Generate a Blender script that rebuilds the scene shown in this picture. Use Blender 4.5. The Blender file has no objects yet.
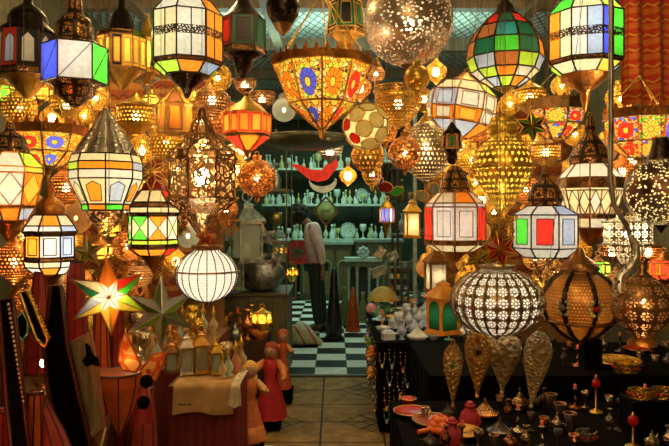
import bpy, math, random
from math import pi, sin, cos, radians, sqrt
from mathutils import Vector, Matrix
random.seed(7)

# ---------------------------------------------------------------- camera, world, exposure
SC = bpy.context.scene
COL = SC.collection
F = 650.0                      # focal length in pixels of the 669 px wide frame
CX, HY = 334.5, 215.0          # vanishing point of the aisle
cam_data = bpy.data.cameras.new('camera')
cam_data.sensor_width = 36.0
cam_data.lens = F / 669.0 * 36.0
cam_data.shift_y = -8.0 / 669.0
cam_data.clip_start = 0.05
cam = bpy.data.objects.new('camera', cam_data)
COL.objects.link(cam)
cam.location = (0, 0, 1.6)
cam.rotation_euler = (radians(90), 0, 0)
SC.camera = cam
SC.view_settings.view_transform = 'Standard'
SC.view_settings.look = 'None'
SC.view_settings.gamma = 1.0
SC.view_settings.use_curve_mapping = False
SC.view_settings.exposure = 0.12
SC.cycles.use_denoising = True
SC.cycles.max_bounces = 7
SC.cycles.transparent_max_bounces = 24
SC.cycles.sample_clamp_indirect = 3.0
SC.cycles.sample_clamp_direct = 12.0
SC.cycles.caustics_reflective = False
SC.cycles.caustics_refractive = False
w = bpy.data.worlds.new('world')
SC.world = w
w.use_nodes = True
w.node_tree.nodes['Background'].inputs[0].default_value = (0.9, 0.75, 0.5, 1)
w.node_tree.nodes['Background'].inputs[1].default_value = 0.012

def light(name, kind, loc, power, color, size=0.1, rot=None, sy=None, parent=None):
    ld = bpy.data.lights.new(name, kind)
    ld.energy = power
    ld.color = color
    if kind == 'AREA':
        ld.size = size
        if sy:
            ld.shape = 'RECTANGLE'
            ld.size_y = sy
    else:
        ld.shadow_soft_size = size
    o = bpy.data.objects.new(name, ld)
    COL.objects.link(o)
    o.location = loc
    if rot:
        o.rotation_euler = rot
    if parent:
        o.parent = parent
    return o

WARM = (1.0, 0.66, 0.30)
COOL = (0.60, 1.0, 0.70)
# unseen warm fill lights added round stall and camera; cool tubes in back room
for (x, y, z, p) in [(-0.5, -0.2, 2.3, 25), (0.5, -0.2, 2.3, 25), (0.0, 1.0, 3.0, 18),
                     (-0.9, 3.6, 3.2, 34), (0.9, 3.6, 3.2, 34), (-1.6, 4.7, 2.9, 18), (1.6, 4.7, 2.9, 18), (0.0, 4.6, 3.3, 14)]:
    light('bulb_and_fill_light', 'POINT', (x, y, z), p, WARM, 0.06)
light('bulb_and_fill_light', 'POINT', (0.7, -0.4, 1.6), 7.5, WARM, 0.06)  # unseen fill behind the camera, added to brighten the cone lamps
light('tube_and_fill_light', 'AREA', (0.0, 6.6, 3.1), 26, (0.62, 1.0, 0.8), 3.2, (pi, 0, 0), 0.3)  # upward fill added to brighten the ceiling, no tube fitting here
light('tube_and_fill_light', 'AREA', (0.1, 11.6, 3.45), 60, COOL, 2.6, (0, 0, 0), 0.3)
light('tube_and_fill_light', 'AREA', (0.1, 8.9, 3.45), 32, COOL, 2.6, (0, 0, 0), 0.3)
light('red_fill_light', 'POINT', (-1.0, 1.2, 0.95), 5, (1.0, 0.22, 0.07), 0.08)  # unseen reddish fill added for the leather goods on the left

# ---------------------------------------------------------------- helpers
def P(px, py, d):
    return Vector(((px - CX) * d / F, d, 1.6 + (HY - py) * d / F))

LABELS = {}
def tag(o, label, cat, group=None, kind=None, share=False):
    if label is not None:
        if label in LABELS and not share:
            print('DUP LABEL', label)
        LABELS[label] = 1
        o['label'] = label
        o['category'] = cat
    if group:
        o['group'] = group
    if kind:
        o['kind'] = kind
    return o

def thing(name, label, cat, loc, group=None, rz=0.0, share=False, tilt=None):
    o = bpy.data.objects.new(name, None)
    o.empty_display_size = 0.05
    COL.objects.link(o)
    o.location = loc
    o.rotation_euler = (tilt[0] if tilt else 0, tilt[1] if tilt else 0, rz)
    tag(o, label, cat, group, share=share)
    return o

def copy_tree(o, loc, label, rz=None, parent=None, sc=None):
    c = o.copy()
    COL.objects.link(c)
    if parent is None:
        c.location = loc
        if rz is not None:
            c.rotation_euler = (o.rotation_euler[0], o.rotation_euler[1], rz)
        if sc:
            c.scale = (sc, sc, sc)
        if label:
            if label in LABELS and not label.endswith('~'):
                pass
            LABELS[label] = 1
            c['label'] = label
    else:
        c.parent = parent
    for ch in list(o.children):
        copy_tree(ch, None, None, parent=c)
    return c

class MB:
    def __init__(s):
        s.v = []; s.f = []; s.fm = []; s.uv = []; s.sm = []; s.mats = []
    def mi(s, m):
        if m not in s.mats:
            s.mats.append(m)
        return s.mats.index(m)
    def poly(s, pts, m, uvs=None, smooth=False):
        b = len(s.v)
        s.v += [tuple(p) for p in pts]
        s.f.append(tuple(range(b, b + len(pts))))
        s.fm.append(s.mi(m)); s.sm.append(smooth)
        s.uv += list(uvs) if uvs else [(0.0, 0.0)] * len(pts)
    def grid(s, rows, m, smooth=True, closed=True, uvf=None, vs=None):
        b = len(s.v); n = len(rows[0]); R = len(rows)
        for r in rows:
            s.v += [tuple(p) for p in r]
        mi = s.mi(m)
        for i in range(R - 1):
            for j in range(n if closed else n - 1):
                j2 = (j + 1) % n
                s.f.append((b + i * n + j, b + i * n + j2, b + (i + 1) * n + j2, b + (i + 1) * n + j))
                s.fm.append(mi); s.sm.append(smooth)
                N = n if closed else n - 1
                v0 = vs[i] if vs else i / (R - 1.0); v1 = vs[i + 1] if vs else (i + 1) / (R - 1.0)
                s.uv += [(j / N, v0), ((j + 1) / N, v0), ((j + 1) / N, v1), (j / N, v1)]
    def lathe(s, prof, m, n=28, smooth=True, rot=0.0, c=(0, 0, 0), flute=None, cap=True, squash=1.0):
        rows = []; L = [0.0]
        for i in range(1, len(prof)):
            L.append(L[-1] + math.hypot(prof[i][0] - prof[i-1][0], prof[i][1] - prof[i-1][1]))
        T = L[-1] or 1.0
        for (r, z) in prof:
            row = []
            for k in range(n):
                a = 2 * pi * k / n - pi / 2 + rot
                rr = r
                if flute:
                    rr = r * (1 - flute[1] * abs(cos(a * flute[0] / 2.0)) ** 3)
                row.append((c[0] + rr * cos(a), c[1] + rr * sin(a) * squash, c[2] + z))
            rows.append(row)
        s.grid(rows, m, smooth, True, vs=[l / T for l in L])
        if cap:
            for (r, z), row in ((prof[0], rows[0]), (prof[-1], rows[-1])):
                if r > 1e-4 and cap is True:
                    s.poly(row, m)
    def tube(s, pts, r, m, n=6, smooth=True, closed=False):
        pts = [Vector(p) for p in pts]
        N = len(pts)
        rr = r if isinstance(r, (list, tuple)) else [r] * N
        rows = []
        up = None
        for i, p in enumerate(pts):
            a = pts[i - 1] if (i > 0 or closed) else p
            b = pts[(i + 1) % N] if (i < N - 1 or closed) else p
            t = (b - a)
            if t.length < 1e-9:
                t = Vector((0, 0, 1))
            t.normalize()
            if up is None:
                up = Vector((0, 0, 1)) if abs(t.z) < 0.9 else Vector((0, 1, 0))
            x = t.cross(up)
            if x.length < 1e-5:
                x = t.cross(Vector((1, 0, 0)))
            x.normalize(); y = x.cross(t).normalized(); up = y
            rows.append([tuple(p + (x * cos(2 * pi * k / n + pi / n) + y * sin(2 * pi * k / n + pi / n)) * rr[i]) for k in range(n)])
        if closed:
            rows.append(rows[0])
        s.grid(rows, m, smooth, True)
        if not closed:
            s.poly(rows[0][::-1], m); s.poly(rows[-1], m)
    def bar(s, a, b, r, m, n=4):
        s.tube([a, b], r, m, n, smooth=False)
    def box(s, c, size, m, rz=0.0, M=None):
        hx, hy, hz = size[0] / 2, size[1] / 2, size[2] / 2
        R = M or Matrix.Rotation(rz, 3, 'Z')
        q = [Vector(c) + R @ Vector((sx * hx, sy * hy, sz * hz)) for sx in (-1, 1) for sy in (-1, 1) for sz in (-1, 1)]
        for idx in ((0, 1, 3, 2), (4, 6, 7, 5), (0, 4, 5, 1), (2, 3, 7, 6), (0, 2, 6, 4), (1, 5, 7, 3)):
            s.poly([q[i] for i in idx], m, [(0, 0), (0, 1), (1, 1), (1, 0)])
    def sphere(s, c, r, m, n=16, sz=1.0, sy=1.0):
        k = max(6, n // 2)
        prof = [(r * sin(pi * i / k), -r * sz * cos(pi * i / k)) for i in range(k + 1)]
        s.lathe(prof, m, n, c=c, squash=sy, cap=False)
    def torus(s, c, R, r, m, n=20, k=6, axis='z', squash=1.0):
        pts = []
        for i in range(n):
            a = 2 * pi * i / n
            if axis == 'z': pts.append((c[0] + R * cos(a), c[1] + R * sin(a), c[2]))
            elif axis == 'y': pts.append((c[0] + R * cos(a), c[1], c[2] + R * sin(a) * squash))
            else: pts.append((c[0], c[1] + R * cos(a), c[2] + R * sin(a) * squash))
        s.tube(pts, r, m, k, closed=True)
    def build(s, name, parent=None, loc=None, rot=None):
        me = bpy.data.meshes.new(name)
        me.from_pydata(s.v, [], s.f)
        for m in s.mats:
            me.materials.append(m)
        me.polygons.foreach_set('material_index', s.fm)
        me.polygons.foreach_set('use_smooth', s.sm)
        uvl = me.uv_layers.new(name='UVMap')
        flat = [x for uv in s.uv for x in uv]
        uvl.data.foreach_set('uv', flat)
        me.update()
        o = bpy.data.objects.new(name, me)
        COL.objects.link(o)
        if parent: o.parent = parent
        if loc is not None: o.location = loc
        if rot is not None: o.rotation_euler = rot
        return o

# ---------------------------------------------------------------- materials
_mc = {}
def cached(fn):
    def g(*a, **k):
        key = (fn.__name__, a, tuple(sorted(k.items())))
        if key not in _mc:
            _mc[key] = fn(*a, **k)
        return _mc[key]
    return g

class NT:
    def __init__(s, name):
        s.mat = bpy.data.materials.new(name)
        s.mat.use_nodes = True
        s.t = s.mat.node_tree
        s.t.nodes.clear()
        s.out = s.t.nodes.new('ShaderNodeOutputMaterial')
    def n(s, typ, **k):
        nd = s.t.nodes.new(typ)
        for a, b in k.items(): setattr(nd, a, b)
        return nd
    def set(s, sock, v):
        if isinstance(v, bpy.types.NodeSocket): s.t.links.new(v, sock)
        elif isinstance(v, (tuple, list)): sock.default_value = tuple(v) + ((1,) if len(v) == 3 and sock.type == 'RGBA' else ())
        else: sock.default_value = v
    def m(s, op, a, b=None, c=None):
        nd = s.n('ShaderNodeMath', operation=op)
        for i, v in enumerate((a, b, c)):
            if v is not None: s.set(nd.inputs[i], v)
        return nd.outputs[0]
    def mix(s, f, a, b):
        nd = s.n('ShaderNodeMix', data_type='RGBA')
        s.set(nd.inputs[0], f); s.set(nd.inputs[6], a); s.set(nd.inputs[7], b)
        return nd.outputs[2]
    def ramp(s, f, stops, interp='LINEAR'):
        nd = s.n('ShaderNodeValToRGB')
        nd.color_ramp.interpolation = interp
        e = nd.color_ramp.elements
        while len(e) < len(stops): e.new(0.5)
        for x, (p, c) in zip(e, stops):
            x.position = p; x.color = tuple(c) + (1,)
        s.set(nd.inputs[0], f)
        return nd.outputs[0]
    def obj(s): return s.n('ShaderNodeTexCoord').outputs['Object']
    def uv(s): return s.n('ShaderNodeTexCoord').outputs['UV']
    def sep(s, v):
        nd = s.n('ShaderNodeSeparateXYZ'); s.set(nd.inputs[0], v); return nd.outputs
    def comb(s, x, y, z=0.0):
        nd = s.n('ShaderNodeCombineXYZ')
        s.set(nd.inputs[0], x); s.set(nd.inputs[1], y); s.set(nd.inputs[2], z); return nd.outputs[0]
    def noise(s, v, scale, detail=3.0, rough=0.55):
        nd = s.n('ShaderNodeTexNoise'); s.set(nd.inputs['Vector'], v)
        nd.inputs['Scale'].default_value = scale; nd.inputs['Detail'].default_value = detail
        nd.inputs['Roughness'].default_value = rough
        return nd.outputs[0]
    def vor(s, v, scale, feature='F1', rnd=1.0, metric='EUCLIDEAN'):
        nd = s.n('ShaderNodeTexVoronoi', feature=feature)
        if feature != 'DISTANCE_TO_EDGE': nd.distance = metric
        s.set(nd.inputs['Vector'], v); nd.inputs['Scale'].default_value = scale
        nd.inputs['Randomness'].default_value = rnd
        return nd
    def bump(s, h, strength=0.3, dist=0.01):
        nd = s.n('ShaderNodeBump'); s.set(nd.inputs['Height'], h)
        nd.inputs['Strength'].default_value = strength; nd.inputs['Distance'].default_value = dist
        return nd.outputs[0]
    def prin(s, color, rough=0.5, metal=0.0, normal=None, **k):
        nd = s.n('ShaderNodeBsdfPrincipled')
        s.set(nd.inputs['Base Color'], color); s.set(nd.inputs['Roughness'], rough); s.set(nd.inputs['Metallic'], metal)
        if normal is not None: s.set(nd.inputs['Normal'], normal)
        for a, b in k.items(): s.set(nd.inputs[a.replace('_', ' ')], b)
        return nd.outputs[0]
    def mixsh(s, f, a, b):
        nd = s.n('ShaderNodeMixShader'); s.set(nd.inputs[0], f)
        s.t.links.new(a, nd.inputs[1]); s.t.links.new(b, nd.inputs[2]); return nd.outputs[0]
    def done(s, sh):
        s.t.links.new(sh, s.out.inputs[0]); return s.mat

@cached
def plain(color, rough=0.6, metal=0.0, bump=0.0, scale=20.0, var=0.25):
    t = NT('surface')
    nz = t.noise(t.obj(), scale)
    dark = tuple(c * (1 - var) for c in color); lite = tuple(min(1, c * (1 + var)) for c in color)
    col = t.ramp(nz, [(0.3, dark), (0.7, lite)])
    nrm = t.bump(nz, bump, 0.01) if bump else None
    return t.done(t.prin(col, rough, metal, nrm))

BRASS = (0.88, 0.50, 0.09); COPPER = (0.82, 0.33, 0.07); SILVER = (0.80, 0.74, 0.62)
DARKM = (0.05, 0.032, 0.022); BRONZE = (0.40, 0.20, 0.07); GOLD = (1.0, 0.60, 0.08)
STEEL = (0.62, 0.68, 0.66)

@cached
def metal(color, rough=0.34, hammered=0.35, scale=90.0):
    t = NT('metal')
    nz = t.noise(t.obj(), 14.0)
    vv = t.vor(t.obj(), scale).outputs[0]
    col = t.ramp(nz, [(0.3, tuple(c * 0.3 for c in color)), (0.62, tuple(min(1, c * 1.05) for c in color))])
    return t.done(t.prin(col, t.m('MULTIPLY_ADD', nz, 0.2, rough - 0.12), 0.92, t.bump(vv, hammered, 0.004)))

def hole_mask(t, u, v, pat, nu, nv, r):
    """1 where the sheet is pierced."""
    U = t.m('MULTIPLY', u, float(nu)); V = t.m('MULTIPLY', v, float(nv))
    if pat == 'lace':
        nd = t.vor(t.comb(U, V), 1.0, 'DISTANCE_TO_EDGE')
        cell = t.vor(t.comb(U, V), 1.0)
        ring = t.m('GREATER_THAN', t.m('ABSOLUTE', t.m('SUBTRACT', cell.outputs[0], 0.22)), 0.05)
        return t.m('MULTIPLY', t.m('GREATER_THAN', nd.outputs[0], r), ring)
    if pat == 'speck':
        nd = t.vor(t.comb(U, V), 1.0)
        return t.m('LESS_THAN', nd.outputs[0], r)
    row = t.m('FLOOR', V)
    if pat in ('dots', 'diamond', 'petal'):
        U = t.m('ADD', U, t.m('MULTIPLY', t.m('MODULO', t.m('ADD', row, 100.0), 2.0), 0.5))
    x = t.m('SUBTRACT', t.m('FRACT', U), 0.5); y = t.m('SUBTRACT', t.m('FRACT', V), 0.5)
    d = t.m('SQRT', t.m('ADD', t.m('MULTIPLY', x, x), t.m('MULTIPLY', y, y)))
    if pat == 'dots':
        return t.m('LESS_THAN', d, r)
    if pat == 'diamond':
        return t.m('LESS_THAN', t.m('ADD', t.m('ABSOLUTE', x), t.m('ABSOLUTE', y)), r)
    if pat == 'petal':
        return t.m('LESS_THAN', t.m('ADD', t.m('MULTIPLY', t.m('ABSOLUTE', x), 2.0), t.m('ABSOLUTE', y)), r)
    if pat in ('rosette', 'panelrose'):
        ang = t.m('ARCTAN2', y, x)
        pet = t.m('GREATER_THAN', t.m('COSINE', t.m('MULTIPLY', ang, 8.0)), -0.3)
        ring = t.m('MULTIPLY', t.m('GREATER_THAN', d, r * 0.52), t.m('LESS_THAN', d, r))
        ring = t.m('MULTIPLY', ring, pet)
        return t.m('MAXIMUM', ring, t.m('LESS_THAN', d, r * 0.28))
    if pat == 'slots':
        return t.m('MULTIPLY', t.m('LESS_THAN', t.m('ABSOLUTE', x), r), t.m('LESS_THAN', t.m('ABSOLUTE', y), 0.42))

@cached
def pierced(color, pat='dots', nu=40, nv=12, r=0.3, v0=-1.0, v1=2.0, ribs=0, ribw=0.1, rough=0.32, metalness=0.8, colored=False):
    t = NT('pierced_metal')
    s = t.sep(t.uv())
    h = hole_mask(t, s[0], s[1], pat, nu, nv, r)
    if v0 > -0.5:
        h = t.m('MULTIPLY', h, t.m('GREATER_THAN', s[1], v0))
    if v1 < 1.5:
        h = t.m('MULTIPLY', h, t.m('LESS_THAN', s[1], v1))
    if ribs:
        fr = t.m('ABSOLUTE', t.m('SUBTRACT', t.m('FRACT', t.m('MULTIPLY', s[0], float(ribs))), 0.5))
        h = t.m('MULTIPLY', h, t.m('LESS_THAN', fr, 0.5 - ribw))
    nz = t.noise(t.obj(), 12.0)
    col = t.ramp(nz, [(0.3, tuple(c * 0.55 for c in color)), (0.65, color)])
    b = t.bump(h, 0.4, 0.004)
    m = t.prin(col, rough, metalness, b)
    tr = t.n('ShaderNodeBsdfTransparent').outputs[0]
    return t.done(t.mixsh(h, m, tr))

GC = dict(W=(.93, .92, .84), C=(.93, .84, .50), Y=(.95, .72, .10), A=(.90, .42, .05), O=(.92, .27, .02),
          R=(.78, .03, .015), G=(.06, .50, .03), L=(.45, .72, .06), B=(.06, .09, .85), S=(.34, .42, .58),
          V=(.22, .26, .06), P=(.85, .35, .30), D=(.01, .10, .045), K=(.02, .018, .015), T=(.03, .25, .25),
          N=(.35, .12, .03), M=(.40, .03, .02), F=(.55, .52, .42))
@cached
def glass(c):
    """textured coloured lamp glass: lets the bulb behind it shine through, softly"""
    t = NT('lamp_glass')
    col = GC[c]
    nz = t.noise(t.obj(), 60.0, 2.0)
    cc = t.ramp(nz, [(0.3, tuple(x * 0.8 for x in col)), (0.7, col)])
    tl = t.n('ShaderNodeBsdfTranslucent'); t.set(tl.inputs[0], cc)
    df = t.prin(cc, 0.25, 0.0, t.bump(nz, 0.3, 0.003))
    return t.done(t.mixsh(0.35, tl.outputs[0], df))

@cached
def clear_glass(tint=(.8, .9, .85), amt=0.75):
    t = NT('clear_glass')
    tr = t.n('ShaderNodeBsdfTransparent'); tr.inputs[0].default_value = tint + (1,)
    g = t.prin(tint, 0.08, 0.0)
    lw = t.n('ShaderNodeLayerWeight'); lw.inputs[0].default_value = 0.4
    f = t.m('MULTIPLY_ADD', lw.outputs[1], 0.6, 1 - amt)
    return t.done(t.mixsh(f, tr.outputs[0], g))

@cached
def mosaic(flower, bg, scale=9.0, core='Y'):
    """panel of small cut glass tiles round a petalled flower (uv 0..1 on each panel)"""
    t = NT('mosaic_glass')
    s = t.sep(t.uv())
    x = t.m('SUBTRACT', s[0], 0.5); y = t.m('SUBTRACT', s[1], 0.42)
    d = t.m('SQRT', t.m('ADD', t.m('MULTIPLY', x, x), t.m('MULTIPLY', y, y)))
    ang = t.m('ARCTAN2', y, x)
    vo = t.vor(t.comb(t.m('MULTIPLY', s[0], scale), t.m('MULTIPLY', s[1], scale * 1.6)), 1.0)
    ed = t.vor(t.comb(t.m('MULTIPLY', s[0], scale), t.m('MULTIPLY', s[1], scale * 1.6)), 1.0, 'DISTANCE_TO_EDGE')
    sp = t.n('ShaderNodeSeparateColor'); t.set(sp.inputs[0], vo.outputs['Color'])
    n = len(bg)
    base = t.ramp(sp.outputs[0], [(i / n, GC[b]) for i, b in enumerate(bg)], 'CONSTANT')
    pet = t.m('GREATER_THAN', t.m('ABSOLUTE', t.m('SINE', t.m('MULTIPLY', ang, 6.0))), 0.25)
    infl = t.m('LESS_THAN', d, 0.33)
    c1 = t.mix(infl, base, GC[flower])
    c2 = t.mix(t.m('LESS_THAN', d, 0.11), c1, GC[core])
    g_bg = t.m('GREATER_THAN', ed.outputs[0], 0.06)
    g_fl = t.m('MULTIPLY', pet, t.m('GREATER_THAN', t.m('ABSOLUTE', t.m('SUBTRACT', d, 0.12)), 0.015))
    g_fl = t.m('MAXIMUM', g_fl, t.m('LESS_THAN', d, 0.11))
    keep = t.m('ADD', t.m('MULTIPLY', infl, g_fl), t.m('MULTIPLY', t.m('SUBTRACT', 1.0, infl), g_bg))
    col = t.mix(keep, (0.05, 0.03, 0.015), c2)
    tl = t.n('ShaderNodeBsdfTranslucent'); t.set(tl.inputs[0], col)
    df = t.prin(col, 0.25)
    return t.done(t.mixsh(0.4, tl.outputs[0], df))

@cached
def bulb_mat(col=(1.0, .78, .45), s=9.0):
    t = NT('bulb_glow')
    e = t.n('ShaderNodeEmission'); e.inputs[0].default_value = col + (1,); e.inputs[1].default_value = s
    tr = t.n('ShaderNodeBsdfTransparent')
    a = t.n('ShaderNodeAddShader'); t.t.links.new(e.outputs[0], a.inputs[0]); t.t.links.new(tr.outputs[0], a.inputs[1])
    m = t.done(a.outputs[0])
    m.cycles.emission_sampling = 'NONE'
    return m

def add_bulb(root, z, r, power, color=(1.0, 0.74, 0.42), x=0.0, y=0.0, glow=9.0):
    m = MB(); m.sphere((x, y, z), r, bulb_mat(s=glow), 10, 1.25)
    m.tube([(x, y, z + r * 1.1), (x, y, z + r * 2.0)], r * 0.45, metal(BRASS), 8)
    m.build('bulb', root)
    light('bulb_and_fill_light', 'POINT', (x, y, z), power, color, r * 0.9, parent=root)

CEIL = 3.6
PLACED = []
def settle(px, yt, yb, rp, d0, reach=0.6):
    """nudge a hanging lamp nearer or farther (same direction from the stall front) until neither body nor cord runs into a neighbour"""
    best = None
    for st in range(0, int(reach / .05) + 1):
        for sg in ((1, -1) if st else (1,)):
            d = d0 + sg * st * .05
            if d < 1.7: continue
            s = d / F; x = (px - CX) * s; z0 = 1.6 + (HY - yb) * s; z1 = 1.6 + (HY - yt) * s; r = rp * s
            if abs(x) + r > 2.42: cost = 5
            else: cost = 0
            for (X, Y, Z0, Z1, R) in PLACED:
                h = math.hypot(X - x, Y - d)
                if h > R + r: continue
                if z0 < Z1 and Z0 < z1: cost += 4 * (R + r - h) / (R + r) + 1
                elif h < (R if Z0 >= z1 else r) + .012: cost += 1.0
            cost += st * .01
            if best is None or cost < best[0] - 1e-6: best = (cost, d, (x, d, z0, z1, r))
        if best and best[0] < .02 * (st + 1): break
    PLACED.append(best[2])
    return best[1]
def face(px, d=None):
    return -math.atan((px - CX) / F)
def zf(s, yb, y, r, k=0.8):
    """height above the lamp's base for picture row y seen on its near side"""
    return s * ((HY - y) * (1 - k * r / F) - (HY - yb))
def cord(root, x, y, z0, s=1.0, r=0.0011, mat=None):
    """hanging cord from the lamp's ring up to the ceiling"""
    top = CEIL - root.location.z
    m = MB(); m.bar((x, y, z0), (x, y, top), r, mat or plain((0.10, 0.06, 0.03), 0.7), 5)
    return m.build('cord', root)
# ---------------------------------------------------------------- structure
def struct(name, mb):
    o = mb.build(name); o['kind'] = 'structure'; return o

def m_checker():
    t = NT('checker_tiles')
    s = t.sep(t.obj())
    T = 0.331
    u = t.m('DIVIDE', t.m('ADD', s[0], 0.202 + T * 40), T); v = t.m('DIVIDE', t.m('SUBTRACT', s[1], 6.5), T)
    par = t.m('MODULO', t.m('ADD', t.m('FLOOR', u), t.m('FLOOR', t.m('ADD', v, 40.0))), 2.0)
    e = t.m('MINIMUM', t.m('MINIMUM', t.m('FRACT', u), t.m('SUBTRACT', 1.0, t.m('FRACT', u))), t.m('MINIMUM', t.m('FRACT', v), t.m('SUBTRACT', 1.0, t.m('FRACT', v))))
    nz = t.noise(t.obj(), 5.0, 5.0)
    w_ = t.ramp(nz, [(0.25, (.55, .58, .56)), (0.7, (.86, .88, .86))])
    c = t.mix(par, w_, (.004, .006, .005))
    c = t.mix(t.m('LESS_THAN', e, 0.012), c, (.12, .13, .11))
    return t.done(t.prin(c, 0.5, 0.0, None, Specular_IOR_Level=.12))

def m_paving():
    t = NT('carved_paving')
    s = t.sep(t.obj())
    a = t.m('ADD', t.m('DIVIDE', s[0], 0.46), 40.22); b = t.m('DIVIDE', s[1], 0.46)
    def edge(q, wd):
        f = t.m('FRACT', q)
        return t.m('LESS_THAN', t.m('MINIMUM', f, t.m('SUBTRACT', 1.0, f)), wd)
    sq = t.m('MAXIMUM', edge(a, .016), edge(b, .016))
    r1 = t.m('ADD', a, b); r2 = t.m('ADD', t.m('SUBTRACT', a, b), 60.0)
    dg = t.m('MAXIMUM', edge(r1, .03), edge(r2, .03))
    r3 = t.m('MULTIPLY', t.m('ADD', a, b), 3.0); r4 = t.m('MULTIPLY', t.m('ADD', t.m('SUBTRACT', a, b), 60.0), 3.0)
    fine = t.m('MAXIMUM', edge(r3, .05), edge(r4, .05))
    fa = t.m('SUBTRACT', t.m('FRACT', t.m('MULTIPLY', a, .5)), .5); fb = t.m('SUBTRACT', t.m('FRACT', t.m('MULTIPLY', b, .5)), .5)
    near = t.m('LESS_THAN', t.m('ADD', t.m('ABSOLUTE', fa), t.m('ABSOLUTE', fb)), .36)
    line = t.m('MAXIMUM', t.m('MAXIMUM', sq, t.m('MULTIPLY', dg, near)), t.m('MULTIPLY', fine, near))
    nz = t.noise(t.obj(), 7.0, 6.0)
    base = t.ramp(nz, [(0.3, (.15, .085, .025)), (0.7, (.36, .22, .075))])
    c = t.mix(line, base, (.02, .014, .008))
    return t.done(t.prin(c, 0.75, 0.0, t.bump(t.m('SUBTRACT', nz, line), 0.6, 0.01), Specular_IOR_Level=.2))

def m_corrugated():
    t = NT('corrugated_sheet')
    s = t.sep(t.obj())
    wv = t.m('SINE', t.m('MULTIPLY', t.m('ADD', s[0], t.m('MULTIPLY', s[1], 0.35)), 75.0))
    wv2 = t.m('SINE', t.m('MULTIPLY', t.m('SUBTRACT', s[0], t.m('MULTIPLY', s[1], 0.5)), 60.0))
    nz = t.noise(t.obj(), 2.5, 5.0)
    c = t.ramp(nz, [(0.3, (.30, .36, .32)), (0.7, (.62, .70, .62))])
    c = t.mix(t.m('GREATER_THAN', t.m('MAXIMUM', wv, wv2), 0.86), c, (.07, .10, .08))
    return t.done(t.prin(c, 0.6, 0.0, t.bump(wv, 0.5, 0.01)))

def m_wood(color, sc=1.0, rough=0.5):
    t = NT('wood')
    mp = t.n('ShaderNodeMapping'); t.set(mp.inputs[0], t.obj()); mp.inputs['Scale'].default_value = (14 * sc, 14 * sc, 1.6 * sc)
    nz = t.noise(mp.outputs[0], 3.0, 6.0)
    c = t.ramp(nz, [(0.3, tuple(x * 0.45 for x in color)), (0.65, color)])
    return t.done(t.prin(c, rough, 0.0, t.bump(nz, 0.25, 0.004)))
WOOD = m_wood((.30, .15, .055)); DWOOD = m_wood((.10, .05, .02)); GWOOD = m_wood((.16, .15, .07))

def m_wall(color, sc=3.0):
    t = NT('old_plaster')
    nz = t.noise(t.obj(), sc, 7.0)
    c = t.ramp(nz, [(0.3, tuple(x * 0.5 for x in color)), (0.7, color)])
    return t.done(t.prin(c, 0.8, 0.0, t.bump(nz, 0.4, 0.02)))

XL, XR, YB, YF = -2.45, 2.45, 13.6, -1.2
fl = MB(); fl.box((0, (6.5 + YB) / 2, -0.05), (XR - XL, YB - 6.5, 0.10), m_checker()); struct('floor', fl)
fl = MB(); fl.box((0, (6.5 + YF) / 2, -0.06), (XR - XL, 6.5 - YF, 0.10), m_paving()); struct('floor', fl)
trm = MB(); trm.box((0, 6.49, -0.005), (XR - XL, 0.05, 0.02), plain((.09, .075, .045), .5)); struct('trim_1', trm)
c_ = MB(); c_.box((0, (YF + YB) / 2, CEIL + 0.05), (XR - XL, YB - YF, 0.1), m_corrugated()); struct('ceiling', c_)
wm = m_wall((.13, .13, .07)); wf = m_wall((.30, .15, .04))
for nm, x in (('wall_left', XL - .05), ('wall_right', XR + .05)):
    b = MB(); b.box((x, (YF + YB) / 2, CEIL / 2), (.1, YB - YF, CEIL), wm); struct(nm, b)
b = MB(); b.box((0, YB + .05, CEIL / 2), (XR - XL, .1, CEIL), m_wall((.035, .05, .03))); struct('wall_back', b)
b = MB(); b.box((0, YF - .05, CEIL / 2), (XR - XL, .1, CEIL), wf); struct('wall_front', b)
# timber partitions closing off the two side bays
b = MB(); b.box(((XL - .95) / 2, 5.6, 1.4), (-.95 - XL, .06, 2.8), wf); struct('wall_left_bay', b)
b = MB(); b.box(((XR + .95) / 2, 6.75, 1.4), (XR - .95, .06, 2.8), wf); struct('wall_right_bay', b)
# ceiling joists and lamp rails
jm = m_wood((.20, .17, .11))
for i, y in enumerate((4.4, 5.9, 7.4, 8.9, 10.4, 11.9)):
    b = MB(); b.box((0, y, CEIL - .07), (XR - XL, .12, .14), jm); struct('trim_%d' % (i + 2), b)
b = MB()
for x in (-1.75, -.6, .6, 1.75):
    b.box((x, 5.0, CEIL - .17), (.09, 10.0, .06), jm)
struct('trim_8', b)
# ---------------------------------------------------------------- lamp builders
def ringpt(r, a, z): return Vector((r * cos(a), r * sin(a), z))

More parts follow.
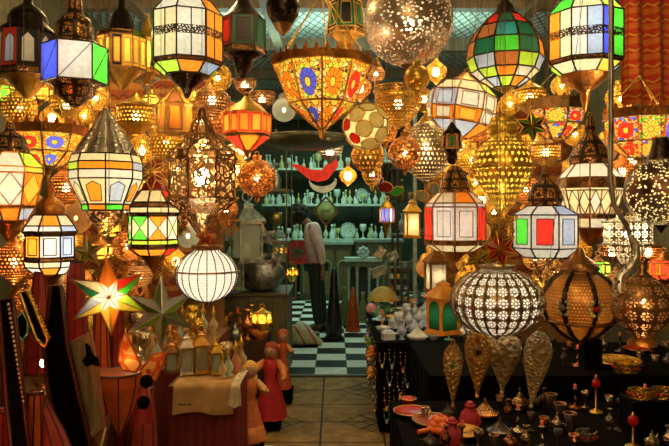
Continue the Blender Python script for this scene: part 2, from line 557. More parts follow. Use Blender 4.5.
def panes(root, s, yb, n, prof, bands, frame, rot=0.0, t=1.15, name='glass_shade'):
    """many-sided body of leaded glass panes. prof = [(y, r)], bands[i] = (colours, sub, style, inner colours)"""
    g = MB(); f = MB()
    fm = metal(frame, 0.4, 0.2) if isinstance(frame, tuple) else frame
    A = [-pi / 2 + rot + 2 * pi * (k - 0.5) / n for k in range(n + 1)]
    Z = [zf(s, yb, y, r) for y, r in prof]; R = [r * s for y, r in prof]
    tt = t * s
    for i in range(len(prof) - 1):
        b = bands[i]
        if b is None:
            for k in range(n):
                f.poly([ringpt(R[i], A[k], Z[i]), ringpt(R[i], A[k+1], Z[i]), ringpt(R[i+1], A[k+1], Z[i+1]), ringpt(R[i+1], A[k], Z[i+1])], metal(BRONZE, .3, .8))
            continue
        cols, sub, style = b[0], b[1], b[2]
        inner = b[3] if len(b) > 3 else None
        for k in range(n):
            for j in range(sub):
                c = glass(cols[(k * sub + j) % len(cols)]) if isinstance(cols, str) else cols[(k * sub + j) % len(cols)]
                P00, P10 = ringpt(R[i], A[k], Z[i]), ringpt(R[i], A[k+1], Z[i])
                P01, P11 = ringpt(R[i+1], A[k], Z[i+1]), ringpt(R[i+1], A[k+1], Z[i+1])
                u0, u1 = j / sub, (j + 1) / sub
                def B(u, v):
                    uu = u0 + (u1 - u0) * u
                    return (P00.lerp(P10, uu)).lerp(P01.lerp(P11, uu), v)
                if j > 0:
                    f.bar(B(0, 0), B(0, 1), tt * 0.7, fm)
                if style == 'plain':
                    g.poly([B(0, 0), B(1, 0), B(1, 1), B(0, 1)], c, [(0, 1), (1, 1), (1, 0), (0, 0)])
                elif style == 'diag':
                    g.poly([B(0, 0), B(1, 0), B(1, 1), B(0, 1)], c)
                    f.bar(B(0, 1), B(1, 0), tt * 0.45, fm)
                elif style in ('inset', 'arch'):
                    ci = glass((inner or cols)[(k * sub + j) % len(inner or cols)])
                    e, e2 = 0.2, 0.12
                    if style == 'inset':
                        q = [(e, e2), (1 - e, e2), (1 - e, 1 - e2), (e, 1 - e2)]
                    else:
                        q = [(e, e2 + .16), (.5, e2), (1 - e, e2 + .16), (1 - e, 1 - e2), (e, 1 - e2)]
                    o4 = [(0, 0), (1, 0), (1, 1), (0, 1)]
                    g.poly([B(*p) for p in q], ci)
                    # surrounding strips
                    L = [(e, q[0][1]), (e, 1 - e2)]
                    g.poly([B(0, 0), B(e, q[0][1]), B(e, 1 - e2), B(0, 1)], c)
                    g.poly([B(1, 0), B(1, 1), B(1 - e, 1 - e2), B(1 - e, q[0][1])], c)
                    g.poly([B(0, 1), B(e, 1 - e2), B(1 - e, 1 - e2), B(1, 1)], c)
                    if style == 'inset': g.poly([B(0, 0), B(1, 0), B(1 - e, e2), B(e, e2)], c)
                    else:
                        g.poly([B(0, 0), B(.5, 0), B(.5, e2), B(e, e2 + .16)], c)
                        g.poly([B(.5, 0), B(1, 0), B(1 - e, e2 + .16), B(.5, e2)], c)
                    for a_, b_ in zip(q, q[1:] + q[:1]):
                        f.bar(B(*a_), B(*b_), tt * 0.5, fm)
                elif style == 'x':
                    ci = glass((inner or cols)[(k * sub + j) % len(inner or cols)])
                    m0 = B(.5, .5)
                    g.poly([B(0, 0), B(1, 0), m0], c); g.poly([B(1, 1), B(0, 1), m0], c)
                    g.poly([B(0, 1), B(0, 0), m0], ci); g.poly([B(1, 0), B(1, 1), m0], ci)
                    f.bar(B(0, 0), B(1, 1), tt * 0.5, fm); f.bar(B(1, 0), B(0, 1), tt * 0.5, fm)
                elif style in ('diamond', 'lattice'):
                    ci = glass((inner or cols)[(k * sub + j) % len(inner or cols)])
                    q = [(.5, 0), (1, .5), (.5, 1), (0, .5)]
                    g.poly([B(*p) for p in q], ci)
                    for a_, b_, cn in ((q[0], q[1], (1, 0)), (q[1], q[2], (1, 1)), (q[2], q[3], (0, 1)), (q[3], q[0], (0, 0))):
                        g.poly([B(*a_), B(*cn), B(*b_)], c)
                        f.bar(B(*a_), B(*b_), tt * 0.5, fm)
    for i in range(len(prof)):
        for k in range(n):
            f.bar(ringpt(R[i], A[k], Z[i]), ringpt(R[i], A[k + 1], Z[i]), tt * 0.8, fm)
            if i < len(prof) - 1:
                f.bar(ringpt(R[i], A[k], Z[i]), ringpt(R[i+1], A[k], Z[i+1]), tt * 0.9, fm)
    if g.f: g.build(name, root)
    f.build('frame', root)

def turned(root, s, yb, prof, mat, name, n=24, flute=None, smooth=True, rot=0.0, cap=False, k=0.0):
    m = MB()
    m.lathe([(r * s, zf(s, yb, y, r, k)) for y, r in prof], mat, n, smooth, rot, flute=flute, cap=cap)
    return m.build(name, root)

def hook(root, s, yb, y, r=2.2, mat=None):
    cs = [c for c in root.children if c.name.split('.')[0] in ('dome', 'collar', 'roof', 'lid')]
    if cs: root = cs[0]
    m = MB(); m.torus((0, 0, (yb - y) * s), r * s, 0.55 * s, mat or metal(BRASS), 14, 5, axis='y')
    m.build('hanging_ring', root)

LAST = [None]
def lantern(label, px, yt, yb, d, n, prof, bands, frame=DARKM, top=None, topmat=None, bot=None, botmat=None,
            power=1.0, bulb_y=None, rot=0.0, t=1.15, flute=None, cat='lantern', name='glass_lantern', tilt=None, group=None, glow=9.0, fn=None, lc=(1.0, .82, .56)):
    d = settle(px, min(yt, prof[0][0]), yb, max(r for y, r in prof), d, .45)
    s = d / F
    root = thing(name, label, cat, P(px, yb, d), group, face(px), tilt=tilt)
    LAST[0] = root
    panes(root, s, yb, n, prof, bands, frame, rot, t)
    if top:
        turned(root, s, yb, top, topmat or metal(COPPER), 'dome', fn or 28, flute, rot=rot, k=.8)
    if bot:
        turned(root, s, yb, bot, botmat or metal(COPPER), 'lamp_base', 24, rot=rot, k=.8)
    ty = top[0][0] if top else prof[0][0]
    hook(root, s, yb, ty - 1.5)
    cord(root, 0, 0, (yb - ty + 3.5) * s)
    if power:
        by = bulb_y if bulb_y is not None else (prof[0][0] + prof[-1][0]) / 2
        add_bulb(root, (yb - by) * s, 4.2 * s, power, lc, glow=glow)
    return root

def pierced_lamp(label, px, d, prof, mat, power=1.0, bulb_y=None, name='pierced_lamp', cat='lantern', collar=None,
                 n=32, flute=None, liner=None, finial=None, rim=None, smooth=True, rot=0.0, tilt=None, group=None, hang=True, glow=9.0, bulb_r=4.0, color=(1.0, .74, .42), trim=BRASS, ribs=None, reach=.45):
    """lathe-turned lamp of perforated sheet metal. prof = [(y, r)] from the top down"""
    yb = max(y for y, r in prof)
    if finial: yb = max(yb, max(y for y, r in finial))
    d = settle(px, prof[0][0], yb, max(r for y, r in prof), d, reach)
    s = d / F
    root = thing(name, label, cat, P(px, yb, d), group, face(px), tilt=tilt)
    turned(root, s, yb, prof, mat, 'shade', n, flute, smooth, rot)
    if collar: turned(root, s, yb, collar, metal(trim), 'collar', 20)
    if finial: turned(root, s, yb, finial, metal(trim), 'finial', 12)
    if rim:
        for (y, r, tk) in rim:
            m = MB(); m.torus((0, 0, (yb - y) * s), r * s, tk * s, metal(trim), 28, 6); m.build('rim', root)
    if ribs:
        m = MB(); rn, rw, rm = ribs
        for k in range(rn):
            a = 2 * pi * (k) / rn - pi / 2 + rot
            m.tube([(r * s * 1.01 * cos(a), r * s * 1.01 * sin(a), (yb - y) * s) for y, r in prof], rw * s, rm, 5)
        m.build('rib_frame', root)
    if liner:
        turned(root, s, yb, [(y, r * 0.93) for y, r in prof], glass(liner), 'inner_shade', 20)
    ty = min([y for y, r in prof] + [y for y, r in (collar or [])])
    if hang:
        hook(root, s, yb, ty - 1.2, 1.8)
        cord(root, 0, 0, (yb - ty + 2.8) * s)
    if power:
        by = bulb_y if bulb_y is not None else (prof[0][0] + prof[-1][0]) / 2
        add_bulb(root, (yb - by) * s, bulb_r * s, power, color, glow=glow)
    return root

def ballprof(cy, rx, ry=None, k=12, a0=12, a1=168):
    ry = ry or rx
    return [(cy - ry * cos(radians(a0 + (a1 - a0) * i / k)), rx * sin(radians(a0 + (a1 - a0) * i / k))) for i in range(k + 1)]

def pball(label, px, cy, r, d, color=BRASS, pat='dots', nu=34, nv=14, hr=0.3, ry=None, power=0.35, name='pierced_ball_lamp', group=None, glow=6.0, fin=True, band=True, cat='lantern', liner=None, color_l=(1.0, .7, .35), reach=.45):
    ry = ry or r
    k = max(1.0, r / 18.0)
    col = [(cy - ry - 4 * k, 2.5 * k), (cy - ry - 3.4 * k, 4.5 * k), (cy - ry + 0.5 * k, 4.2 * k), (cy - ry * .93, 6.0 * k)]
    fn = [(cy + ry * .96, 3.2 * k), (cy + ry + 1.5 * k, 1.8 * k), (cy + ry + 3 * k, 2.2 * k), (cy + ry + 6 * k, 0.1)] if fin else None
    return pierced_lamp(label, px, d, ballprof(cy, r, ry), pierced(color, pat, nu, nv, hr), power, cy, name, cat, col, finial=fn,
                        rim=[(cy, r * 1.01, 0.6 * k)] if band else None, group=group, glow=glow, bulb_r=max(2.4, r * .14), liner=liner, color=color_l, trim=color, reach=reach)

def mosaic_bowl(label, px, d, n, prof, flowers, bg, rimy, power=2.0, rot=0.0, chains=None, frame=BRONZE, fin=None, scale=9.0, name='mosaic_lamp', crown_h=7.0):
    yb = fin[-1][0] if fin else prof[-1][0]
    d = settle(px, rimy, yb, prof[0][1], d, .45)
    s = d / F
    root = thing(name, label, 'lantern', P(px, yb, d), rz=face(px))
    A = [-pi / 2 + rot + 2 * pi * (k - 0.5) / n for k in range(n + 1)]
    g = MB(); f = MB(); fm = metal(frame, 0.35)
    for i in range(len(prof) - 1):
        (y0, r0), (y1, r1) = prof[i], prof[i + 1]
        z0, z1 = zf(s, yb, y0, r0), zf(s, yb, y1, r1)
        for k in range(n):
            fl = flowers[k % len(flowers)]
            mt = mosaic(fl, bg[k % len(bg)], scale) if i == 0 else mosaic(fl, bg[(k + 1) % len(bg)], scale * 0.7)
            g.poly([ringpt(r0 * s, A[k], z0), ringpt(r0 * s, A[k+1], z0), ringpt(r1 * s, A[k+1], z1), ringpt(r1 * s, A[k], z1)], mt,
                   [(0, 1), (1, 1), (1, 0), (0, 0)])
            f.bar(ringpt(r0 * s, A[k], z0), ringpt(r1 * s, A[k], z1), 1.1 * s, fm)
            f.bar(ringpt(r0 * s, A[k], z0), ringpt(r0 * s, A[k+1], z0), 1.0 * s, fm)
    g.build('mosaic_shade', root); f.build('frame', root)
    c = MB(); R = prof[0][1] * 1.05 * s
    z0, z1 = zf(s, yb, prof[0][0], prof[0][1]), zf(s, yb, rimy, prof[0][1])
    for k in range(n):
        a, b = ringpt(R, A[k], z0), ringpt(R, A[k+1], z0); a2, b2 = ringpt(R, A[k], z1), ringpt(R, A[k+1], z1)
        c.poly([a, b, b2, a2], fm); c.bar(a2, b2, 1.0 * s, fm); c.bar(a, b, 1.0 * s, fm)
        for j in range(3):     # crenels on the rim
            p = a2.lerp(b2, (j + .5) / 3); q = (b2 - a2).normalized() * 2.1 * s; h = Vector((0, 0, crown_h * s))
            c.poly([p - q, p + q, p + q * .7 + h * .6, p + h, p - q * .7 + h * .6], fm)
            c.poly([p - q * .9, p - q * .7 + h * .6, p + h, p + q * .7 + h * .6, p + q], fm)
    c.build('crown', root)
    if fin: turned(root, s, yb, fin, metal(BRASS), 'finial', 12)
    zt = (yb - (chains if chains is not None else 0)) * s
    m = MB()
    for k in range(3 if n < 10 else 5):
        a = 2 * pi * k / (3 if n < 10 else 5) - pi / 2 + 0.5
        p0, p1 = ringpt(R, a, z1), Vector((0, 0, zt))
        N = max(6, int((p1 - p0).length / (0.012)))
        for i in range(N):    # chain links
            m.tube([p0.lerp(p1, i / N), p0.lerp(p1, (i + .55) / N), p0.lerp(p1, (i + 1) / N)], [0.0015, 0.0042, 0.0015], metal(GOLD), 5)
    m.build('chain', root)
    cord(root, 0, 0, zt)
    if power:
        add_bulb(root, (yb - prof[0][0] - 4) * s, 4 * s, power)
    return root

def star(label, px, py, R, d, cols, n=5, rin=0.42, depth=0.35, rot=0.0, frame=BRASS, power=0.0, tilt=0.0, wire=False, name='star_lantern', t=0.8, bc=None):
    """pointed glass star: each point is four panes meeting on a ridge, front and back"""
    d = settle(px, py - R, py + R, R * .6, d, .3)
    s = d / F
    root = thing(name, label, 'star lantern', P(px, py + R, d), rz=tilt + face(px))
    g = MB(); f = MB(); fm = metal(frame, 0.35, 0.1)
    C = Vector((0, 0, R * s)); D = Vector((0, depth * R * s, 0))
    def pt(r, a): return C + Vector((r * s * cos(a), 0, r * s * sin(a)))
    for side in (-1, 1):
        apex = C + D * side
        for k in range(n):
            a = pi / 2 + rot + 2 * pi * k / n
            tip = pt(R, a); l = pt(R * rin, a + pi / n); r_ = pt(R * rin, a - pi / n)
            mid = C + Vector((cos(a), 0, sin(a))) * (R * rin * 0.5 * s) + D * side * 0.62
            c1, c2 = glass(cols[(2 * k) % len(cols)]), glass(cols[(2 * k + 1) % len(cols)])
            if not wire:
                cc = glass(bc) if bc else c1
                g.poly([tip, l, mid], c1); g.poly([tip, mid, r_], c2)
                g.poly([apex, mid, l], cc); g.poly([apex, r_, mid], cc if bc else c2)
            f.bar(tip, mid, t * s * .7, fm); f.bar(mid, apex, t * s * .5, fm)
            f.bar(tip, l, t * s, fm); f.bar(tip, r_, t * s, fm); f.bar(apex, l, t * s * .6, fm)
    if not wire: g.build('glass_shade', root)
    f.build('frame', root)
    hook(root, s, py + R, py - R * 1.0 - 1.6, 1.6)
    cord(root, 0, 0, (2 * R + 3) * s)
    if power: add_bulb(root, R * s, max(2.5, R * .08) * s, power, glow=8)
    return root

def box_lantern(label, px, yt, yb, w, d, color=BRASS, g='K', hang=False, power=0.0, rz=0.35, name='box_lantern', handle=True, arch=False, candle=True, loc=None, group=None):
    """small four-sided lantern: tray, posts, glass, pyramid roof, chimney and ring"""
    if hang: d = settle(px, yt, yb, w * .6, d, .3)
    s = d / F
    root = thing(name, label, 'lantern', loc or P(px, yb, d), group, rz=rz)
    m = metal(color, 0.36, 0.1) if isinstance(color, tuple) else color
    H = (yb - yt) * s; W = w * s * 0.72
    hb = H * 0.56
    base = MB(); base.box((0, 0, H * .02), (W * 1.12, W * 1.12, H * .04), m); base.box((0, 0, H * .055), (W, W, H * .03), m)
    base.build('tray', root)
    fr = MB()
    for sx in (-1, 1):
        for sy in (-1, 1):
            fr.box((sx * W * .45, sy * W * .45, H * .06 + hb / 2), (W * .1, W * .1, hb), m)
    for sx, sy in ((0, -1), (0, 1), (1, 0), (-1, 0)):
        wz = (W, W * .08) if sx == 0 else (W * .08, W)
        fr.box((sx * W * .46, sy * W * .46, H * .06 + hb - H * .02), (wz[0], wz[1], H * .04), m)
        if arch:
            N = 8
            a = [Vector((W * .38 * cos(pi * i / N), -W * .46, H * .06 + hb * .62 + hb * .3 * sin(pi * i / N))) for i in range(N + 1)]
            M = Matrix.Rotation({(0, -1): 0, (1, 0): pi / 2, (0, 1): pi, (-1, 0): -pi / 2}[(sx, sy)], 3, 'Z')
            top = H * .06 + hb
            for i in range(N):
                fr.poly([M @ a[i], M @ a[i+1], M @ Vector((a[i+1].x, a[i+1].y, top)), M @ Vector((a[i].x, a[i].y, top))], m)
    fr.build('frame', root)
    gl = MB()
    gm = glass(g) if g != 'K' else clear_glass()
    for M in [Matrix.Rotation(k * pi / 2, 3, 'Z') for k in range(4)]:
        gl.poly([M @ Vector(v) for v in ((-W * .42, -W * .42, H * .07), (W * .42, -W * .42, H * .07), (W * .42, -W * .42, H * .06 + hb), (-W * .42, -W * .42, H * .06 + hb))], gm)
    gl.build('glass_pane', root)
    rf = MB(); z0 = H * .06 + hb
    q = lambda r, z: [Vector((sx * r, sy * r, z)) for sx, sy in ((-1, -1), (1, -1), (1, 1), (-1, 1))]
    rows = [q(W * .6, z0), q(W * .6, z0 + H * .02), q(W * .2, z0 + H * .2), q(W * .2, z0 + H * .24), q(W * .26, z0 + H * .24), q(W * .03, z0 + H * .3)]
    rf.grid(rows, m, False); rf.poly(rows[0][::-1], m)
    rfo = rf.build('roof', root)
    if handle:
        h = MB(); h.torus((0, 0, z0 + H * .37), H * .075, H * .012, m, 18, 6, 'y'); h.build('handle', rfo)
    if candle and not power:
        c = MB(); c.lathe([(0, .06 * H), (W * .13, .06 * H), (W * .13, .06 * H + hb * .4), (0, .06 * H + hb * .42)], plain((.8, .7, .5), .5), 12)
        co = c.build('candle', root)
        w_ = MB(); w_.bar((0, 0, .06 * H + hb * .4), (0, 0, .06 * H + hb * .5), W * .015, plain((.03, .02, .02), .8)); w_.build('wick', co)
    if hang: cord(root, 0, 0, z0 + H * .43)
    if power: add_bulb(root, H * .06 + hb * .5, W * .12, power)
    return root
# ---------------------------------------------------------------- the lamps that can be told apart in the photograph
cop, bra, sil, drk, brz = metal(COPPER), metal(BRASS), metal(SILVER), metal(DARKM, 0.3), metal(BRONZE)
def band_on(px, y0, y1, r, rot):
    """filigree strap soldered round the panes of the lamp built last"""
    root = LAST[0]; s = root.location.y / F; yb = HY - (root.location.z - 1.6) / s
    turned(root, s, yb, [(y0, r), (y1, r)], pierced(DARKM, 'lace', 60, 3, .16, metalness=.5), 'filigree_band', 8, None, False, rot + pi / 8, k=.8)
MAINS = []
def main(px, py, short): MAINS.append((px, py, short))

def inlaid(color, ribs=8):
    """dark domed metal with raised panels of coloured openwork between plain ribs"""
    t = NT('inlaid_metal'); s_ = t.sep(t.uv())
    h = hole_mask(t, s_[0], s_[1], 'lace', 44, 12, .12)
    fr = t.m('ABSOLUTE', t.m('SUBTRACT', t.m('FRACT', t.m('MULTIPLY', s_[0], float(ribs))), 0.5))
    h = t.m('MULTIPLY', h, t.m('LESS_THAN', fr, .34))
    h = t.m('MULTIPLY', h, t.m('GREATER_THAN', t.m('SINE', t.m('MULTIPLY', s_[1], 20.0)), -.75))
    return t.done(t.prin(t.mix(h, (.05, .025, .012), color), .35, .7, t.bump(h, .6, .004)))
arab = inlaid((.95, .48, .12))
# --- upper left
lantern('dark metal lantern with arched glass, unlit, hung highest beside the left edge', 28, 5, 98, 2.2, 8,
        [(27, 24), (66, 26), (72, 27)], [('KKMKKKKM', 1, 'arch', 'FFRFFFFS'), None], DARKM,
        [(-4, 4), (3, 5), (8, 15), (14, 19), (21, 19), (24, 25), (27, 26)], drk, [(72, 26), (78, 18), (98, 3)], bra, power=0.06)
main(28, 45, 'the dark arched lantern')
lantern('lantern with blank white front pane between blue and green panes', 75, 0, 96, 2.2, 6,
        [(40, 31), (78, 31)], [('WGKFKB', 1, 'diag')], DARKM,
        [(-2, 7), (13, 8), (16, 15), (22, 18), (30, 18), (36, 19), (40, 26)], arab, [(78, 27), (84, 20), (92, 19), (104, 6), (108, 1)], arab, power=2.2, bulb_y=59, lc=(1, .95, .88))
main(75, 60, 'the blue and green lantern')
lantern('lantern with tall amber glass slats under a dark pointed dome', 122, 0, 84, 2.65, 8,
        [(30, 23), (34, 25), (66, 25)], [None, ('KAAAYANAYAAAYAAN', 2, 'inset', 'AYAYAAAYAAYA')], BRONZE,
        [(-4, 3), (8, 4), (12, 9), (22, 12), (28, 15), (32, 20)], drk, [(66, 22), (74, 14), (84, 6), (90, 1)], bra, power=0.9)
main(122, 48, 'the amber slatted lantern')
lantern('small amber square lantern tucked close behind the amber slatted one', 147, 22, 80, 3.1, 6,
        [(36, 12), (72, 12)], [('AOYAOY', 1, 'inset', 'YAOAYO')], BRONZE, [(18, 2), (26, 4), (36, 10)], bra, [(72, 10), (84, 2)], bra, power=0.5)
lantern('large drum lantern with cream, white, orange and green panes', 187, 0, 98, 2.6, 8,
        [(-4, 24), (8, 36), (56, 36), (60, 34), (72, 22)],
        [('WOGCLCCW', 1, 'plain'), ('WWOOAOGGCCGGLGCC', 2, 'plain'), None, ('OSLWLCLL', 1, 'plain')], DARKM,
        [(-12, 6), (-9, 12), (-4, 23)], drk, [(72, 21), (80, 14), (88, 6), (98, 2)], drk, power=2.3, bulb_y=34, rot=.12, lc=(1, .95, .88))
band_on(187, 25, 34, 36.6, .12)
main(187, 35, 'the cream and orange drum lantern')
lantern('dark iron lantern with red and green glints between the drum lantern and mosaic basket', 243, 2, 78, 2.8, 6,
        [(14, 22), (44, 22), (50, 24)], [('DDMDDM', 1, 'inset', 'KDRKDR'), None], DARKM,
        [(-4, 5), (2, 8), (8, 14), (14, 21)], drk, [(50, 22), (58, 10), (66, 9), (78, 2)], drk, power=0.12)
main(243, 35, 'the dark iron lantern')
pierced_lamp('black bell shaped metal lamp with copper mouth hung at top centre', 283, 2.5,
             [(-16, 6), (-8, 14), (6, 17), (16, 15), (24, 10)], drk, 0, name='bell_lamp', collar=[(-22, 3), (-16, 6)], finial=[(24, 10), (30, 7), (36, 1)], trim=BRONZE)
main(283, 12, 'the black bell lamp')
mosaic_bowl('big faceted mosaic basket lamp with flower panels hung on chains', 322, 2.9, 10, [(58, 49), (100, 34), (128, 5)],
            ['O', 'R', 'R', 'Y', 'G', 'O', 'B', 'R', 'O', 'B'], ['YAYOYCL', 'YAOYAW', 'YLYAOY'], 51, power=3.4, rot=pi / 10, chains=-8, frame=COPPER,
            fin=[(128, 5), (131, 3), (136, 3), (140, .3)], scale=6.0)
main(322, 85, 'the mosaic basket lamp')
lantern('brass lantern with dark green panes partly hidden by the mosaic basket', 346, -4, 66, 3.5, 6,
        [(-2, 15), (26, 19), (31, 18)], [('DKDDVK', 1, 'inset', 'KDKKVD'), None], BRASS, [(-16, 2), (-10, 6), (-2, 14)], bra, [(31, 15), (40, 8), (52, 9), (66, 1)], bra, power=0.3, bulb_y=26)
main(346, 15, 'the green paned brass lantern')
pierced_lamp('huge speckled metal globe lamp with one bright bulb glaring through', 408, 3.0, ballprof(22, 45, 44, 14, 10, 170),
             pierced((.62, .48, .32), 'speck', 70, 40, 0.36), 2.6, 24, 'globe_lamp', collar=[(-26, 4), (-20, 9)], finial=[(65, 8), (69, 3), (72, 1)], trim=BRONZE, bulb_r=6, color=(1, .88, .75), glow=14)
main(408, 25, 'the huge speckled globe')
pball('small polished brass ball hanging under the speckled globe', 417, 78, 13, 2.75, GOLD, 'speck', 16, 8, .2, power=0.25)
pierced_lamp('brass perforated bowl lamp open at the top, below the speckled globe', 398, 3.0,
             [(88, 23), (91, 25), (96, 23), (106, 23), (115, 19), (123, 11), (129, 2)], pierced(BRASS, 'dots', 34, 13, .27), 0.7, 104, 'bowl_lamp', rim=[(88, 24, 1.0), (100, 23.5, .6)], hang=True)
main(398, 106, 'the brass bowl lamp')
lantern('round balloon lantern patched with green, brown and white glass', 505, 4, 92, 2.75, 10,
        [(13, 15), (22, 27), (36, 36), (52, 38), (66, 33), (76, 24), (86, 12)],
        [('DRNDOTDODR', 1, 'plain'), ('TDOONDCDNN', 1, 'plain'), ('GDONCCSSND', 1, 'plain'), ('NLSSWDCGLS', 1, 'plain'), ('OWCSLWSOWL', 1, 'plain'), ('LOSWSOWLCS', 1, 'plain')], DARKM,
        [(-2, 3), (4, 8), (8, 9), (13, 14)], drk, [(86, 11), (90, 6), (94, 1)], bra, power=1.8, bulb_y=68, rot=.05)
main(505, 50, 'the green patchwork balloon')
lantern('large drum lantern with orange, white, blue and green panes near the red textile', 585, 0, 112, 2.5, 8,
        [(-5, 25), (7, 37), (55, 37), (59, 35), (71, 23)],
        [('CLYOGCCG', 1, 'plain'), ('WSBGLGGGCCCCOOOC', 2, 'plain'), None, ('CYSLLCLC', 1, 'plain')], DARKM,
        [(-13, 6), (-9, 12), (-5, 24)], drk, [(71, 24), (76, 21), (84, 13), (92, 5), (100, 4), (112, 1)], cop, power=2.3, bulb_y=34, rot=.06, lc=(1, .95, .88))
band_on(585, 26, 35, 37.6, .06)
main(585, 35, 'the orange, white and blue drum lantern')
lantern('tilted faceted box lantern of square grey, white and orange panes, brightly lit', 456, 76, 138, 3.05, 8,
        [(80, 22), (89, 34), (106, 35), (120, 32), (136, 12)],
        [('CLRCCLRC', 1, 'plain'), ('WCFFSWCS', 1, 'inset', 'WWOFSWSS'), ('OWRCFWCO', 1, 'inset', 'AWOWCOCF'), ('SOWOWSOS', 1, 'plain')], BRONZE,
        [(72, 4), (76, 8), (80, 21)], cop, power=2.6, bulb_y=106, rot=.25, tilt=(0, .16))
main(456, 106, 'the tilted square paned lantern')
# --- second row, left bay
mosaic_bowl('shallow mosaic bowl lamp with red and blue flowers on golden chains', 47, 2.35, 8, [(131, 36), (150, 30), (166, 12)],
            ['B', 'O', 'Y', 'R', 'B', 'O', 'Y', 'R'], ['YAYOC', 'YOAYL', 'AYOYC'], 123, power=2.4, rot=.25, chains=62, frame=COPPER,
            fin=[(166, 12), (170, 4), (176, 3), (182, .3)], scale=7.0)
main(47, 148, 'the shallow mosaic bowl')
lantern('white diamond leaded lantern with orange side panes cut by the left edge', 10, 128, 242, 2.15, 8,
        [(152, 20), (166, 33), (172, 33), (205, 25), (208, 24), (220, 17)],
        [('WLGCWWWW', 1, 'plain'), ('WYYWWWWW', 1, 'plain'), ('WOOWWWWC', 1, 'diamond', 'WACWWWWW'), None, ('OSOSOSOS', 1, 'plain')], COPPER,
        [(122, 3), (130, 5), (136, 14), (146, 17), (152, 19)], arab, [(220, 15), (226, 9), (232, 10), (242, 2)], cop, power=2.4)
main(12, 185, 'the white diamond edge lantern')
lantern('big lantern with silver fluted dome and orange and blue arched windows', 106, 106, 240, 2.3, 8,
        [(153, 32), (161, 35), (169, 35), (178, 35), (204, 23), (210, 22)],
        [('CCCCCCCC', 1, 'plain'), ('OSLLLLLO', 1, 'plain'), ('WWWWWWWW', 1, 'plain'), ('WWWWWWWC', 1, 'arch', 'SOLOLGCO'), ('GOGGGOGO', 1, 'plain')], DARKM,
        [(108, 4), (114, 6), (120, 11), (130, 17), (140, 25), (148, 30), (153, 32)], metal(SILVER, .3, .6), [(210, 20), (218, 18), (226, 10), (234, 5), (240, 1)], pierced(BRONZE, 'lace', 12, 6, .08), power=2.8, rot=.38, flute=(8, .35), fn=48)
main(106, 175, 'the silver fluted dome lantern')
pierced_lamp('lit eight sided filigree lantern of pale openwork metal with glaring bulb', 202, 2.4,
             [(118, 5), (124, 10), (134, 13), (146, 22), (152, 33), (160, 36), (162, 34), (197, 34), (199, 37), (205, 30), (214, 18), (226, 10), (234, 4)],
             pierced((.30, .17, .07), 'lace', 32, 20, .13), 5.5, 177, 'filigree_lantern', collar=[(108, 2), (112, 4), (118, 5)],
             n=8, smooth=False, rim=[(161, 35.5, .8), (198, 36.5, .8), (152, 33, .6)], bulb_r=8, glow=16, trim=BRONZE, rot=.39, ribs=(8, 1.1, metal(BRONZE, .3)))
main(202, 175, 'the bright filigree lantern')
lantern('small glowing red glass lantern with orange star cut panes', 247, 94, 158, 3.0, 6,
        [(111, 24), (132, 24), (135, 22), (150, 5)], [('RRRRRR', 2, 'inset', 'OAOOAO'), None, ('OROROR', 1, 'plain')], COPPER,
        [(96, 3), (100, 6), (104, 14), (111, 22)], bra, [(150, 5), (154, 2), (158, .5)], cop, power=1.8, rot=.15)
main(247, 122, 'the small red glass lantern')
pball('copper ball lamp with speckled belt beneath the red glass lantern', 257, 178, 19, 3.0, COPPER, 'lace', 22, 12, .12, power=0.7)
main(257, 180, 'the speckled copper ball')
lantern('orange glass house lantern with gabled top', 175, 88, 132, 3.3, 6, [(89, 3), (102, 17), (131, 17)],
        [('NAAANA', 1, 'plain'), ('NAOANA', 1, 'inset', 'OAOAAO')], BRASS, [(84, 2), (89, 3)], bra, [(131, 14), (136, 4)], bra, power=0.45)
main(175, 110, 'the orange house lantern')
# --- third row, left bay
lantern('copper domed lantern with white stippled front pane between orange and grey', 50, 187, 292, 2.35, 8,
        [(215, 16), (226, 24), (232, 27), (236, 24), (258, 24), (262, 26), (268, 24), (275, 14)],
        [('OCCOOCCC', 1, 'plain'), ('WSCCCCLW', 1, 'plain'), None, ('WSKCOCKO', 1, 'inset', 'WSFCOCFO'), None, ('CWLCCWLC', 1, 'plain'), ('OWOWOWOW', 1, 'plain')], DARKM,
        [(184, 2), (190, 5), (196, 4), (200, 9), (205, 14), (211, 14), (215, 13)], cop, [(275, 13), (280, 8), (292, 3)], cop, power=1.8, bulb_y=246, lc=(1, .95, .88))
main(50, 245, 'the copper domed stippled lantern')
lantern('red shouldered lantern with green, white and orange crossed triangle panes', 153, 180, 270, 2.55, 8,
        [(190, 13), (202, 23), (207, 26), (213, 26), (216, 24), (240, 24), (245, 25), (249, 24), (256, 15)],
        [('CRRCRCRC', 1, 'plain'), None, ('CCCCCCCC', 1, 'plain'), None, ('OWOGWOGG', 1, 'x', 'WCWWWWWC'), ('LLLLLLLL', 1, 'plain'), None, ('OROROORO', 1, 'plain')], DARKM,
        [(176, 2), (180, 5), (184, 10), (190, 12)], metal((.5, .04, .02), .3), [(256, 14), (262, 7), (270, 2)], cop, power=2.0, bulb_y=226, rot=.2)
main(153, 225, 'the red shouldered lantern')
pierced_lamp('white glowing pumpkin lamp with thin dark ribs and beaded waist', 207, 2.4,
             [(249, 14)] + ballprof(275, 31, 27, 14, 28, 158), pierced((.75, .68, .5), 'dots', 88, 26, .44, metalness=.4), 4.5, 274, 'pumpkin_lamp',
             collar=[(246, 14), (245, 15.5), (248, 15.5), (250, 14)], flute=(22, .05), n=66, liner='W', color=(1, .93, .82), finial=[(301, 3), (304, 2), (308, .3)], rim=[(271, 31.5, .8)], bulb_r=5, trim=BRONZE, ribs=(22, .5, drk))
main(207, 275, 'the white pumpkin lamp')
